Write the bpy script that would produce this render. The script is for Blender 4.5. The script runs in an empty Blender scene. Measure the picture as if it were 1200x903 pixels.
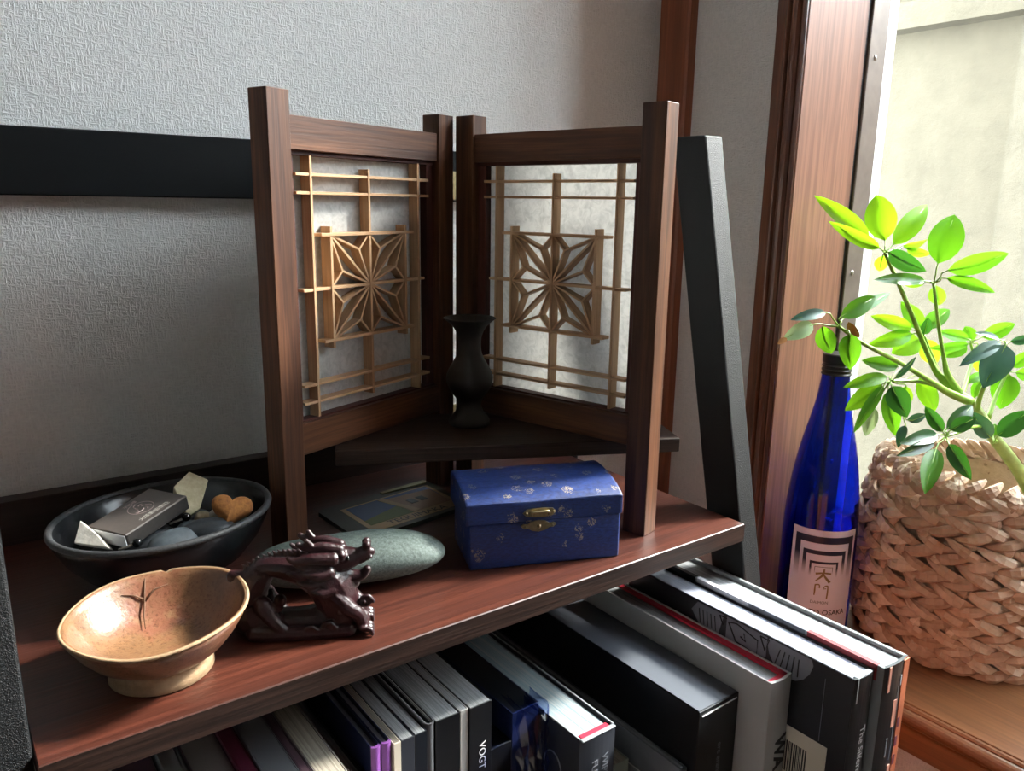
import bpy, bmesh, math, random
from mathutils import Vector, Matrix
random.seed(7)
SC = bpy.context.scene
COL = SC.collection
R = math.radians

# ------------------------------------------------------------------ camera
CAM = Vector((0.0, 0.0, 0.26))
FPX = 942.3
YAW, PITCH, ROLL = R(36.557), R(12.768), R(0.885)
_f = Vector((math.sin(YAW) * math.cos(PITCH), math.cos(YAW) * math.cos(PITCH), -math.sin(PITCH)))
_r0 = Vector((math.cos(YAW), -math.sin(YAW), 0))
_u0 = _r0.cross(_f)
_r = _r0 * math.cos(ROLL) + _u0 * math.sin(ROLL)
_u = _u0 * math.cos(ROLL) - _r0 * math.sin(ROLL)
cd = bpy.data.cameras.new('camera')
cam = bpy.data.objects.new('camera', cd)
COL.objects.link(cam)
cd.sensor_fit = 'HORIZONTAL'
cd.sensor_width = 36.0
cd.lens = FPX / 1200 * 36.0
cd.clip_start = 0.01
cam.matrix_world = Matrix(((_r.x, _u.x, -_f.x, CAM.x), (_r.y, _u.y, -_f.y, CAM.y), (_r.z, _u.z, -_f.z, CAM.z), (0, 0, 0, 1)))
SC.camera = cam

# ------------------------------------------------------------------ daylight
SC.view_settings.view_transform = 'Standard'
SC.view_settings.look = 'None'
SC.view_settings.gamma = 1.0
SC.view_settings.use_curve_mapping = False
SC.view_settings.exposure = 0.2
SKY = 22.0
SUN = 17.0
w = bpy.data.worlds.new('sky')
SC.world = w
w.use_nodes = True
bg = w.node_tree.nodes['Background']
bg.inputs[0].default_value = (0.84, 0.93, 1.0, 1)
bg.inputs[1].default_value = SKY
SAZ, SEL = R(101), R(38)
ld = bpy.data.lights.new('sun', 'SUN')
ld.energy = SUN
ld.angle = R(9)
ld.color = (1.0, 0.95, 0.88)
sun = bpy.data.objects.new('sun', ld)
COL.objects.link(sun)
sd = Vector((math.sin(SAZ) * math.cos(SEL), math.cos(SAZ) * math.cos(SEL), math.sin(SEL)))
sun.rotation_euler = sd.to_track_quat('Z', 'Y').to_euler()
sun.location = (3, -1, 3)

GLX = 1.20           # outer glass plane of the bay
JY = 0.503           # side board of the bay
SILL = -0.195
HEAD = 1.32
WY0 = -0.45          # near end of the window

def at(px, py, depth):
    """a point of the room from a direction of view and a distance along the optical axis"""
    return CAM + (_f + _r * ((px - 600) / FPX) + _u * ((451.5 - py) / FPX)) * depth

# ------------------------------------------------------------------ materials
def rgb(h):
    h = h.lstrip('#')
    c = [int(h[i:i + 2], 16) / 255 for i in (0, 2, 4)]
    return tuple(x / 12.92 if x <= 0.04045 else ((x + 0.055) / 1.055) ** 2.4 for x in c) + (1,)

class NT:
    def __init__(self, name):
        self.m = bpy.data.materials.new(name)
        self.m.use_nodes = True
        self.t = self.m.node_tree
        self.b = self.t.nodes['Principled BSDF']
        self.out = self.t.nodes['Material Output']
    def n(self, kind, **kw):
        x = self.t.nodes.new(kind)
        for k, v in kw.items():
            if k.startswith('_'):
                setattr(x, k[1:], v)
            else:
                x.inputs[k].default_value = v
        return x
    def l(self, a, b):
        self.t.links.new(a, b)
    def set(self, **kw):
        for k, v in kw.items():
            self.b.inputs[k.replace('_', ' ')].default_value = v
    def coords(self, scale=(1, 1, 1), rnd=True, kind='Object', rot=(0, 0, 0)):
        tc = self.n('ShaderNodeTexCoord')
        mp = self.n('ShaderNodeMapping')
        mp.inputs['Scale'].default_value = scale
        mp.inputs['Rotation'].default_value = rot
        self.l(tc.outputs[kind], mp.inputs['Vector'])
        if rnd:
            oi = self.n('ShaderNodeObjectInfo')
            mul = self.n('ShaderNodeMath', _operation='MULTIPLY')
            mul.inputs[1].default_value = 37.0
            self.l(oi.outputs['Random'], mul.inputs[0])
            cb = self.n('ShaderNodeCombineXYZ')
            for i in range(3):
                self.l(mul.outputs[0], cb.inputs[i])
            self.l(cb.outputs[0], mp.inputs['Location'])
        return mp.outputs[0]
    def noise(self, vec, scale, detail=4, rough=0.55, dist=0.0):
        x = self.n('ShaderNodeTexNoise')
        x.inputs['Scale'].default_value = scale
        x.inputs['Detail'].default_value = detail
        x.inputs['Roughness'].default_value = rough
        x.inputs['Distortion'].default_value = dist
        if vec is not None:
            self.l(vec, x.inputs['Vector'])
        return x.outputs[0]
    def ramp(self, fac, stops):
        x = self.n('ShaderNodeValToRGB')
        cr = x.color_ramp
        while len(cr.elements) < len(stops):
            cr.elements.new(0.5)
        for e, (p, c) in zip(cr.elements, stops):
            e.position = p
            e.color = c
        self.l(fac, x.inputs[0])
        return x.outputs[0]
    def math(self, op, a, b=None):
        x = self.n('ShaderNodeMath', _operation=op)
        for i, v in enumerate((a, b)):
            if v is None:
                continue
            if isinstance(v, (int, float)):
                x.inputs[i].default_value = v
            else:
                self.l(v, x.inputs[i])
        return x.outputs[0]
    def mix(self, fac, a, b):
        x = self.n('ShaderNodeMix', _data_type='RGBA')
        for s, v in ((0, fac), (6, a), (7, b)):
            if isinstance(v, (int, float, tuple)):
                x.inputs[s].default_value = v
            else:
                self.l(v, x.inputs[s])
        return x.outputs[2]
    def bump(self, h, strength, dist):
        x = self.n('ShaderNodeBump')
        x.inputs['Strength'].default_value = strength
        x.inputs['Distance'].default_value = dist
        self.l(h, x.inputs['Height'])
        self.l(x.outputs[0], self.b.inputs['Normal'])
    def col(self, c):
        if isinstance(c, tuple):
            self.b.inputs['Base Color'].default_value = c
        else:
            self.l(c, self.b.inputs['Base Color'])

M = {}
def plain(name, c, rough=0.5, metal=0.0, spec=0.5, coat=0.0, noise=0.0, nscale=60, bump=0.0):
    t = NT(name)
    c = rgb(c)
    if noise:
        v = t.coords()
        f = t.noise(v, nscale, 5)
        lo = tuple(x * (1 - noise) for x in c[:3]) + (1,)
        hi = tuple(min(1, x * (1 + noise)) for x in c[:3]) + (1,)
        t.col(t.ramp(f, ((0.3, lo), (0.7, hi))))
        if bump:
            t.bump(f, bump, 0.001)
    else:
        t.col(c)
    t.set(Roughness=rough, Metallic=metal)
    t.b.inputs['Specular IOR Level'].default_value = spec
    t.b.inputs['Coat Weight'].default_value = coat
    M[name] = t.m
    return t.m

def wood(name, dark, light, rough=0.45, gscale=1.0, spec=0.4, bump=0.25, pores=0.5, coat=0.0):
    """grain runs along the local X axis of each piece"""
    t = NT(name)
    v = t.coords((4 * gscale, 60 * gscale, 60 * gscale))
    g = t.noise(v, 1.0, 6, 0.6, 0.6)
    v2 = t.coords((12 * gscale, 420 * gscale, 420 * gscale))
    p = t.noise(v2, 1.0, 3, 0.6)
    base = t.ramp(g, ((0.28, rgb(dark)), (0.72, rgb(light))))
    pr = t.ramp(p, ((0.42, (1 - pores, 1 - pores, 1 - pores, 1)), (0.6, (1, 1, 1, 1))))
    x = t.n('ShaderNodeMix', _data_type='RGBA', _blend_type='MULTIPLY')
    x.inputs[0].default_value = 1.0
    t.l(base, x.inputs[6])
    t.l(pr, x.inputs[7])
    t.col(x.outputs[2])
    t.set(Roughness=rough)
    t.b.inputs['Specular IOR Level'].default_value = spec
    t.b.inputs['Coat Weight'].default_value = coat
    t.b.inputs['Coat Roughness'].default_value = 0.25
    t.bump(p, bump, 0.0006)
    M[name] = t.m
    return t.m

def wallpaper(name, c):
    t = NT(name)
    tc = t.n('ShaderNodeTexCoord')
    def nz(sx, sz):
        mp = t.n('ShaderNodeMapping')
        mp.inputs['Scale'].default_value = (sx, sx, sz)
        t.l(tc.outputs['Object'], mp.inputs['Vector'])
        return t.noise(mp.outputs[0], 1.0, 2.5, 0.6, 0.3)
    hth = nz(140, 600)
    vth = nz(640, 130)
    h = t.math('MAXIMUM', hth, vth)
    big = t.noise(None, 3.0, 2)
    c = rgb(c)
    t.col(t.ramp(h, ((0.40, tuple(x * 0.88 for x in c[:3]) + (1,)), (0.66, c))))
    t.set(Roughness=0.85)
    t.b.inputs['Specular IOR Level'].default_value = 0.15
    t.bump(h, 1.0, 0.0022)
    M[name] = t.m

wallpaper('wallpaper', '#e4e4e2')
wallpaper('wallpaper_warm', '#e2dcd7')
plain('ceiling_white', '#d8d6d0', 0.9)
plain('floor_brown', '#6a4a34', 0.5)
wood('walnut', '#38221a', '#6e472f', 0.5, 1.0, 0.3, 0.3, 0.35)
wood('walnut_inner', '#3a1d1a', '#5a302a', 0.5, 1.0, 0.3, 0.2, 0.3)
wood('kumiko', '#a98462', '#c9a884', 0.55, 1.6, 0.25, 0.15, 0.15)
wood('mahogany', '#371b15', '#52291d', 0.36, 0.8, 0.5, 0.35, 0.35)
wood('mahogany_dark', '#1e1310', '#38261f', 0.45, 0.8, 0.4, 0.9, 0.6)
wood('backboard_wood', '#211614', '#35241f', 0.45, 0.8, 0.4, 0.3, 0.3)
wood('jamb_wood', '#7f5745', '#8d634f', 0.42, 0.6, 0.4, 0.2, 0.28)
wood('casing_wood', '#5a3020', '#7b4a30', 0.3, 0.6, 0.5, 0.15, 0.3, 0.3)
wood('pillar_wood', '#7a4128', '#96573a', 0.45, 0.7, 0.4, 0.1, 0.2)
wood('sill_wood', '#73482e', '#8c5f3c', 0.3, 0.6, 0.5, 0.12, 0.25, 0.2)
wood('plank_wood', '#271b17', '#3f2f26', 0.55, 1.2, 0.3, 0.6, 0.5)

def speckle_black():
    t = NT('powder_coat')
    v = t.coords(rnd=False)
    f = t.noise(v, 1400, 2, 0.7)
    t.col(t.ramp(f, ((0.3, rgb('#050607')), (0.75, rgb('#131619')))))
    t.set(Roughness=0.42)
    t.b.inputs['Specular IOR Level'].default_value = 0.25
    t.bump(f, 0.9, 0.0008)
    M['powder_coat'] = t.m
speckle_black()
plain('rail_black', '#05070a', 0.6, spec=0.2, noise=0.2, nscale=400)

def washi():
    t = NT('washi_paper')
    v = t.coords()
    f = t.noise(v, 140, 5, 0.65, 1.2)
    c = t.ramp(f, ((0.3, rgb('#bcbdbb')), (0.6, rgb('#d9d9d7'))))
    d = t.n('ShaderNodeBsdfDiffuse')
    tr = t.n('ShaderNodeBsdfTranslucent')
    mx = t.n('ShaderNodeMixShader')
    mx.inputs[0].default_value = 0.5
    t.l(c, d.inputs[0]); t.l(c, tr.inputs[0])
    t.l(d.outputs[0], mx.inputs[1]); t.l(tr.outputs[0], mx.inputs[2])
    t.l(mx.outputs[0], t.out.inputs[0])
    M['washi'] = t.m
washi()

def thin_glass(name, tint, spec_rough=0.0, ior=1.45):
    t = NT(name)
    lw = t.n('ShaderNodeLayerWeight')
    f0 = ((ior - 1) / (ior + 1)) ** 2
    fr = t.math('ADD', t.math('MULTIPLY', t.math('POWER', lw.outputs['Facing'], 5.0), 0.9), f0)
    tr = t.n('ShaderNodeBsdfTransparent')
    tr.inputs[0].default_value = tint
    gl = t.n('ShaderNodeBsdfGlossy')
    gl.inputs[1].default_value = spec_rough
    mx = t.n('ShaderNodeMixShader')
    t.l(fr, mx.inputs[0])
    t.l(tr.outputs[0], mx.inputs[1]); t.l(gl.outputs[0], mx.inputs[2])
    t.l(mx.outputs[0], t.out.inputs[0])
    M[name] = t.m
thin_glass('window_glass', (0.97, 0.985, 0.98, 1), 0.0, 1.25)
thin_glass('blue_glass', (0.03, 0.13, 0.80, 1), 0.03)
thin_glass('liquid', (0.55, 0.60, 0.97, 1), 0.0, 1.2)
thin_glass('clear_film', (0.45, 0.55, 0.85, 1), 0.12, 1.6)

def stucco():
    t = NT('stucco')
    v = t.coords(rnd=False)
    f = t.noise(v, 18, 8, 0.7)
    f2 = t.noise(v, 3, 3)
    c = t.mix(0.35, t.ramp(f, ((0.3, rgb('#453f31')), (0.6, rgb('#544d3e')))), t.ramp(f2, ((0.3, rgb('#4a4335')), (0.7, rgb('#595243')))))
    t.col(c)
    t.set(Roughness=0.9)
    t.bump(f, 0.5, 0.01)
    M['stucco'] = t.m
stucco()
plain('aluminium_bronze', '#6e625a', 0.45, 0.4, noise=0.1, nscale=80)
plain('seal_black', '#0d0b0a', 0.6)
plain('sash_white', '#dfe6e6', 0.4)
plain('screw_steel', '#b9b4ae', 0.3, 0.9)

def leaf_mat(name, c, tc, tw):
    t = NT(name)
    v = t.coords()
    f = t.noise(v, 60, 3)
    c1 = rgb(c)
    base = t.ramp(f, ((0.3, tuple(x * 0.8 for x in c1[:3]) + (1,)), (0.7, c1)))
    tcn = rgb(tc)
    pb = t.b
    t.l(base, pb.inputs['Base Color'])
    t.set(Roughness=0.3)
    pb.inputs['Specular IOR Level'].default_value = 0.5
    tr = t.n('ShaderNodeBsdfTranslucent')
    tr.inputs[0].default_value = tcn
    mx = t.n('ShaderNodeMixShader')
    mx.inputs[0].default_value = tw
    t.l(pb.outputs[0], mx.inputs[1]); t.l(tr.outputs[0], mx.inputs[2])
    t.l(mx.outputs[0], t.out.inputs[0])
    M[name] = t.m
leaf_mat('leaf_lime', '#4f8a18', '#8ecb1c', 0.55)
leaf_mat('leaf_green', '#3a7218', '#6cae1a', 0.45)
leaf_mat('leaf_dark', '#234a26', '#3f7d20', 0.28)
leaf_mat('leaf_grey', '#3d5f55', '#3f7a3a', 0.15)
leaf_mat('leaf_pale', '#8fae7c', '#b8cf8c', 0.4)
plain('leaf_withered', '#b0773c', 0.7, noise=0.3)
plain('stem_green', '#7fa33c', 0.4, noise=0.15)
plain('trunk_green', '#8a9a52', 0.5, noise=0.25, nscale=90, bump=0.3)
plain('soil', '#2c2119', 0.95, noise=0.4, nscale=150, bump=0.8)
plain('pot_plastic', '#3a3330', 0.5)

def hyacinth():
    t = NT('hyacinth')
    g = t.n('ShaderNodeNewGeometry')
    v = t.coords((1, 1, 1), rnd=False)
    f = t.noise(v, 120, 5, 0.6)
    c = t.ramp(g.outputs['Random Per Island'], ((0.0, rgb('#b4967d')), (0.5, rgb('#cbae94')), (1.0, rgb('#e0cbb2'))))
    x = t.n('ShaderNodeMix', _data_type='RGBA', _blend_type='MULTIPLY')
    x.inputs[0].default_value = 0.8
    t.l(c, x.inputs[6])
    t.l(t.ramp(f, ((0.3, (0.80, 0.76, 0.72, 1)), (0.65, (1, 1, 1, 1)))), x.inputs[7])
    t.col(x.outputs[2])
    t.set(Roughness=0.65)
    t.bump(f, 0.5, 0.002)
    M['hyacinth'] = t.m
hyacinth()

def brocade():
    t = NT('brocade')
    v = t.coords(rnd=False)
    vor = t.n('ShaderNodeTexVoronoi')
    vor.inputs['Scale'].default_value = 75
    t.l(v, vor.inputs['Vector'])
    blot = t.math('LESS_THAN', t.math('ADD', vor.outputs['Distance'], t.math('MULTIPLY', t.noise(v, 160, 3, 0.6, 1.0), 0.5)), 0.56)
    sep = t.n('ShaderNodeSeparateColor')
    t.l(vor.outputs['Color'], sep.inputs[0])
    pick = t.math('GREATER_THAN', sep.outputs[0], 0.2)
    thr = t.math('GREATER_THAN', t.noise(v, 420, 2, 0.6, 2.0), 0.53)
    mask = t.math('MULTIPLY', t.math('MULTIPLY', blot, pick), thr)
    wv = t.noise(t.coords((300, 300, 900), rnd=False), 1.0, 2)
    c = t.mix(mask, t.ramp(wv, ((0.3, rgb('#0c1f4c')), (0.7, rgb('#15306b')))), rgb('#84796a'))
    t.col(c)
    t.set(Roughness=0.48)
    t.b.inputs['Sheen Weight'].default_value = 0.08
    t.b.inputs['Sheen Tint'].default_value = rgb('#5a78e0')
    t.bump(t.math('ADD', wv, mask), 0.4, 0.0006)
    M['brocade'] = t.m
brocade()
plain('brass', '#8d8162', 0.38, 0.9, noise=0.2, nscale=300)
plain('vase_bronze', '#1d1b19', 0.6, 0.2, noise=0.15)
def stone(name, a, b, s=500, rough=0.7):
    t = NT(name)
    v = t.coords()
    f = t.noise(v, s, 4, 0.7)
    f2 = t.noise(v, 25, 3)
    c = t.mix(t.math('MULTIPLY', f2, 0.5), t.ramp(f, ((0.35, rgb(a)), (0.65, rgb(b)))), rgb(a))
    t.col(c)
    t.set(Roughness=rough)
    t.bump(f, 0.4, 0.0008)
    M[name] = t.m
stone('stone_green', '#46524e', '#76847e')
stone('stone_black', '#24272a', '#3a3e42', 200, 0.5)
stone('stone_slate', '#3a4146', '#59636a', 120, 0.6)
stone('stone_white', '#a8a49c', '#d6d2c8', 200, 0.7)
stone('stone_tan', '#a29678', '#bdb193', 200, 0.7)
stone('stone_rust', '#7d4c25', '#b97a3c', 300, 0.9)

def glaze():
    t = NT('shino_glaze')
    v = t.coords(rnd=False)
    f = t.noise(v, 28, 6, 0.65)
    sp = t.noise(v, 500, 3, 0.7)
    c = t.ramp(f, ((0.30, rgb('#5a412d')), (0.48, rgb('#75563b')), (0.62, rgb('#7a4e3b')), (0.75, rgb('#8b6f50'))))
    x = t.n('ShaderNodeMix', _data_type='RGBA', _blend_type='MULTIPLY')
    x.inputs[0].default_value = 1.0
    t.l(c, x.inputs[6])
    t.l(t.ramp(sp, ((0.33, (0.6, 0.5, 0.42, 1)), (0.5, (1, 1, 1, 1)))), x.inputs[7])
    t.col(x.outputs[2])
    t.set(Roughness=0.33)
    t.b.inputs['Coat Weight'].default_value = 0.25
    t.bump(sp, 0.35, 0.0005)
    M['shino_glaze'] = t.m
glaze()
plain('bisque', '#8f7558', 0.75, noise=0.15, nscale=300, bump=0.4)
plain('crack_dark', '#5a3d28', 0.8)
plain('black_glaze', '#15171a', 0.25, noise=0.3, nscale=200, bump=0.15)
plain('black_glaze_rough', '#2b2c2e', 0.55, noise=0.4, nscale=500, bump=0.5)
plain('resin_red', '#22090e', 0.38, noise=0.4, nscale=260, bump=0.6)
plain('matchbox_grey', '#4d4642', 0.6, noise=0.08, nscale=300)
plain('matchbox_striker', '#1b1715', 0.8, noise=0.3, nscale=600)
plain('card_white', '#d5d8da', 0.7)
plain('print_silver', '#b6b0a8', 0.5)
plain('print_pink', '#a08a88', 0.5)
plain('bead_black', '#111214', 0.12)
# books
def pages(name, c, c2):
    t = NT(name)
    v = t.coords((1400, 6, 6))
    f = t.noise(v, 1.0, 2, 0.5)
    t.col(t.ramp(f, ((0.35, rgb(c2)), (0.62, rgb(c)))))
    t.set(Roughness=0.8)
    t.bump(f, 0.3, 0.0004)
    M[name] = t.m
pages('pages_white', '#96989a', '#76797b')
pages('pages_cream', '#8f887b', '#6c655a')
pages('pages_lilac', '#9497a3', '#808494')
pages('pages_colour', '#8f9292', '#5f7b86')
plain('cover_black', '#0d0f13', 0.35)
plain('cover_ink', '#14181f', 0.3)
plain('cover_charcoal', '#2c2f36', 0.4)
plain('case_lit_grey', '#4a4e56', 0.5)
plain('cover_white', '#cfcdca', 0.5)
plain('cover_grey', '#a8a6a3', 0.6)
plain('cover_midgrey', '#5e6064', 0.5)
plain('cover_warmgrey', '#6f6864', 0.6)
plain('cover_maroon', '#5b2336', 0.5)
plain('cover_plum', '#4b3740', 0.5)
plain('cover_purple', '#86509b', 0.45)
plain('cover_navy', '#1a2242', 0.4)
plain('cover_cream', '#c9c0ae', 0.6)
plain('cover_sage', '#7d8578', 0.6)
plain('cover_silver', '#8d9294', 0.35, 0.2)
plain('red_paper', '#c01f38', 0.5)
plain('red_band', '#8d2f33', 0.45)
plain('copper_foil', '#b5694a', 0.35, 0.3, noise=0.25, nscale=60)
plain('skin_print', '#b07a6a', 0.5)
plain('print_white', '#d8d8dc', 0.5)
plain('print_grey', '#6c7078', 0.5)
plain('print_black', '#0b0b0d', 0.5)
plain('label_paper', '#e4e3f2', 0.55)
plain('label_gold', '#8f7c56', 0.4, 0.4)
plain('cap_black', '#0d0d0f', 0.3)
plain('tile_dark', '#20241a', 0.35)
plain('tile_highlight', '#8d8a66', 0.5)
plain('tile_blue', '#28446f', 0.4)
plain('tile_green', '#4e5a22', 0.4)
plain('tile_wall', '#8a6a50', 0.4)
plain('tile_tan', '#a08560', 0.4)

def label_ink():
    t = NT('label_ink')
    tc = t.n('ShaderNodeTexCoord')
    s = t.n('ShaderNodeSeparateXYZ')
    t.l(tc.outputs['Generated'], s.inputs[0])
    t.col(t.ramp(s.outputs[2], ((0.25, rgb('#e4e3f2')), (0.72, rgb('#1b2440')))))
    t.set(Roughness=0.5)
    M['label_ink'] = t.m
label_ink()

# ------------------------------------------------------------------ helpers
def tag(o, label, cat, group=None):
    o['label'] = label
    o['category'] = cat
    if group:
        o['group'] = group
    return o

def link(o, parent=None):
    COL.objects.link(o)
    if parent is not None:
        o.parent = parent
    return o

def empty(name, loc, rz=0.0, label=None, cat=None, group=None):
    o = link(bpy.data.objects.new(name, None))
    o.empty_display_size = 0.02
    o.location = loc
    o.rotation_euler = (0, 0, rz)
    if label:
        tag(o, label, cat, group)
    return o

def from_bm(name, bm, mat, parent=None, smooth=False, mat_index=None):
    me = bpy.data.meshes.new(name)
    bm.normal_update()
    bm.to_mesh(me)
    bm.free()
    for m in (mat if isinstance(mat, (list, tuple)) else [mat]):
        me.materials.append(M[m])
    if smooth:
        for p in me.polygons:
            p.use_smooth = True
    return link(bpy.data.objects.new(name, me), parent)

BOXC = {}
def box_mesh(sx, sy, sz, bev, mat):
    key = (round(sx, 5), round(sy, 5), round(sz, 5), round(bev, 5), mat)
    if key in BOXC:
        return BOXC[key]
    bm = bmesh.new()
    bmesh.ops.create_cube(bm, size=1)
    for v in bm.verts:
        v.co = Vector((v.co.x * sx, v.co.y * sy, v.co.z * sz))
    if bev > 0:
        bmesh.ops.bevel(bm, geom=bm.edges[:], offset=bev, segments=1, affect='EDGES', profile=0.5)
    me = bpy.data.meshes.new('box')
    bm.to_mesh(me)
    bm.free()
    me.materials.append(M[mat])
    BOXC[key] = me
    return me

def box(name, lo, hi, mat, parent=None, bev=0.0006, axis='x'):
    """axis-aligned box in the parent's space, grain along `axis`"""
    lo, hi = Vector(lo), Vector(hi)
    c = (lo + hi) / 2
    s = hi - lo
    if axis == 'x':
        Q = Matrix.Identity(3); d = (s.x, s.y, s.z)
    elif axis == 'y':
        Q = Matrix(((0, -1, 0), (1, 0, 0), (0, 0, 1))); d = (s.y, s.x, s.z)
    else:
        Q = Matrix(((0, 0, -1), (0, 1, 0), (1, 0, 0))); d = (s.z, s.y, s.x)
    o = link(bpy.data.objects.new(name, box_mesh(*d, min(bev, min(d) * 0.3), mat)), parent)
    o.matrix_basis = Matrix.Translation(c) @ Q.to_4x4()
    return o

def bar(name, p0, p1, wid, hei, side, mat, parent=None, bev=0.0003):
    """a straight bar from p0 to p1; `wid` is measured along `side`"""
    p0, p1 = Vector(p0), Vector(p1)
    x = (p1 - p0)
    L = x.length
    x.normalize()
    y = Vector(side)
    y = (y - x * y.dot(x)).normalized()
    z = x.cross(y)
    o = link(bpy.data.objects.new(name, box_mesh(L, wid, hei, bev, mat)), parent)
    q = Matrix((x, y, z)).transposed().to_4x4()
    o.matrix_basis = Matrix.Translation((p0 + p1) / 2) @ q
    return o

def bm_box(bm, lo, hi):
    vs = [bm.verts.new((x, y, z)) for x in (lo[0], hi[0]) for y in (lo[1], hi[1]) for z in (lo[2], hi[2])]
    for f in ((0, 1, 3, 2), (4, 6, 7, 5), (0, 4, 5, 1), (2, 3, 7, 6), (0, 2, 6, 4), (1, 5, 7, 3)):
        bm.faces.new([vs[i] for i in f])

def lathe(bm, prof, n=48, closed=False, squash=None):
    rings = []
    for r, z in prof:
        ring = []
        for i in range(n):
            a = 2 * math.pi * i / n
            rr = r
            p = Vector((rr * math.cos(a), rr * math.sin(a), z))
            if squash:
                p = squash(p, a)
            ring.append(bm.verts.new(p))
        rings.append(ring)
    for a, b in zip(rings, rings[1:]):
        for i in range(n):
            j = (i + 1) % n
            bm.faces.new((a[i], a[j], b[j], b[i]))
    if prof[0][0] > 1e-6:
        bm.faces.new(list(reversed(rings[0])))
    if prof[-1][0] > 1e-6:
        bm.faces.new(rings[-1])
    bmesh.ops.remove_doubles(bm, verts=bm.verts[:], dist=1e-6)

def tube(bm, pts, rad, n=8, cap=True):
    pts = [Vector(p) for p in pts]
    rings = []
    up = Vector((0, 0, 1))
    for i, p in enumerate(pts):
        t = (pts[min(i + 1, len(pts) - 1)] - pts[max(i - 1, 0)]).normalized()
        a = t.cross(up)
        if a.length < 0.05:
            a = t.cross(Vector((1, 0, 0)))
        a.normalize()
        b = t.cross(a).normalized()
        r = rad[i] if isinstance(rad, (list, tuple)) else rad
        rings.append([bm.verts.new(p + a * (r * math.cos(2 * math.pi * k / n)) + b * (r * math.sin(2 * math.pi * k / n))) for k in range(n)])
    for A, B in zip(rings, rings[1:]):
        for k in range(n):
            j = (k + 1) % n
            bm.faces.new((A[k], A[j], B[j], B[k]))
    if cap:
        bm.faces.new(list(reversed(rings[0])))
        bm.faces.new(rings[-1])

def smooth_path(pts, n=5):
    """Catmull-Rom through the points"""
    pts = [Vector(p) for p in pts]
    out = []
    for i in range(len(pts) - 1):
        p0 = pts[max(i - 1, 0)]; p1 = pts[i]; p2 = pts[i + 1]; p3 = pts[min(i + 2, len(pts) - 1)]
        for k in range(n):
            t = k / n
            out.append(0.5 * ((2 * p1) + (p2 - p0) * t + (2 * p0 - 5 * p1 + 4 * p2 - p3) * t * t + (3 * p1 - p0 - 3 * p2 + p3) * t ** 3))
    out.append(pts[-1])
    return out

def ellipsoid(bm, c, ax, ay, az, u=10, v=7, wob=0.0, seed=0, sup=1.0):
    """ax, ay, az: half-axis vectors"""
    rnd = random.Random(seed)
    c = Vector(c)
    rows = []
    for j in range(v + 1):
        ph = -math.pi / 2 + math.pi * j / v
        row = []
        for i in range(u):
            th = 2 * math.pi * i / u
            cx, cy, cz = math.cos(ph) * math.cos(th), math.cos(ph) * math.sin(th), math.sin(ph)
            if sup != 1.0:
                cx, cy, cz = [math.copysign(abs(q) ** sup, q) for q in (cx, cy, cz)]
            k = 1 + wob * (rnd.random() - 0.5)
            row.append(bm.verts.new(c + (Vector(ax) * cx + Vector(ay) * cy + Vector(az) * cz) * k))
            if j in (0, v):
                break
        rows.append(row)
    for j in range(v):
        A, B = rows[j], rows[j + 1]
        for i in range(u):
            k = (i + 1) % u
            if len(A) == 1:
                bm.faces.new((A[0], B[k], B[i]))
            elif len(B) == 1:
                bm.faces.new((A[i], A[k], B[0]))
            else:
                bm.faces.new((A[i], A[k], B[k], B[i]))

def text_mesh(name, s, size, mat, parent, mw, bend=None, bold=0.0, shear=0.0):
    """flat lettering: text x axis / up axis / normal taken from the matrix mw"""
    cu = bpy.data.curves.new(name, 'FONT')
    cu.body = s
    cu.size = size
    cu.align_x = 'LEFT'
    cu.align_y = 'CENTER'
    cu.extrude = 0.00008
    cu.offset = bold
    cu.shear = shear
    cu.resolution_u = 3
    tmp = bpy.data.objects.new(name + '_tmp', cu)
    COL.objects.link(tmp)
    bpy.context.view_layer.update()
    me = bpy.data.meshes.new_from_object(tmp.evaluated_get(bpy.context.evaluated_depsgraph_get()))
    bpy.data.objects.remove(tmp)
    me.materials.clear()
    me.materials.append(M[mat])
    if bend:
        for v in me.vertices:
            v.co = bend(v.co)
    o = link(bpy.data.objects.new(name, me), parent)
    if mw is not None:
        o.matrix_basis = mw
    return o

def axes(loc, x, y):
    x = Vector(x).normalized(); y = Vector(y).normalized(); z = x.cross(y)
    m = Matrix((x, y, z)).transposed().to_4x4()
    m.translation = Vector(loc)
    return m

def struct(o):
    o['kind'] = 'structure'
    return o

# ------------------------------------------------------------------ the room
YW = 0.705           # back wall
XW = 0.742           # window wall
XL, YN, ZF, ZC = -1.7, -2.2, -0.85, 1.75
struct(box('wall_back', (XL - 0.1, YW, ZF), (XW + 0.06, YW + 0.1, ZC), 'wallpaper', bev=0))
struct(box('wall_left', (XL - 0.1, YN, ZF), (XL, YW, ZC), 'wallpaper', bev=0))
struct(box('wall_front', (XL - 0.1, YN - 0.1, ZF), (XW + 0.2, YN, ZC), 'wallpaper', bev=0))
struct(box('floor', (XL - 0.1, YN - 0.1, ZF - 0.05), (XW + 0.2, YW + 0.1, ZF), 'floor_brown', bev=0))
struct(box('ceiling', (XL - 0.1, YN - 0.1, ZC), (GLX + 0.2, YW + 0.1, ZC + 0.05), 'ceiling_white', bev=0))
bm = bmesh.new()
T = 0.06
bm_box(bm, (XW, JY + 0.022, ZF), (XW + T, YW, ZC))
bm_box(bm, (XW, WY0 - 0.022, ZF), (XW + T, JY + 0.022, SILL - 0.022))
bm_box(bm, (XW, WY0 - 0.022, HEAD + 0.02), (XW + T, JY + 0.022, ZC))
bm_box(bm, (XW, YN, ZF), (XW + T, WY0 - 0.022, ZC))
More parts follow.
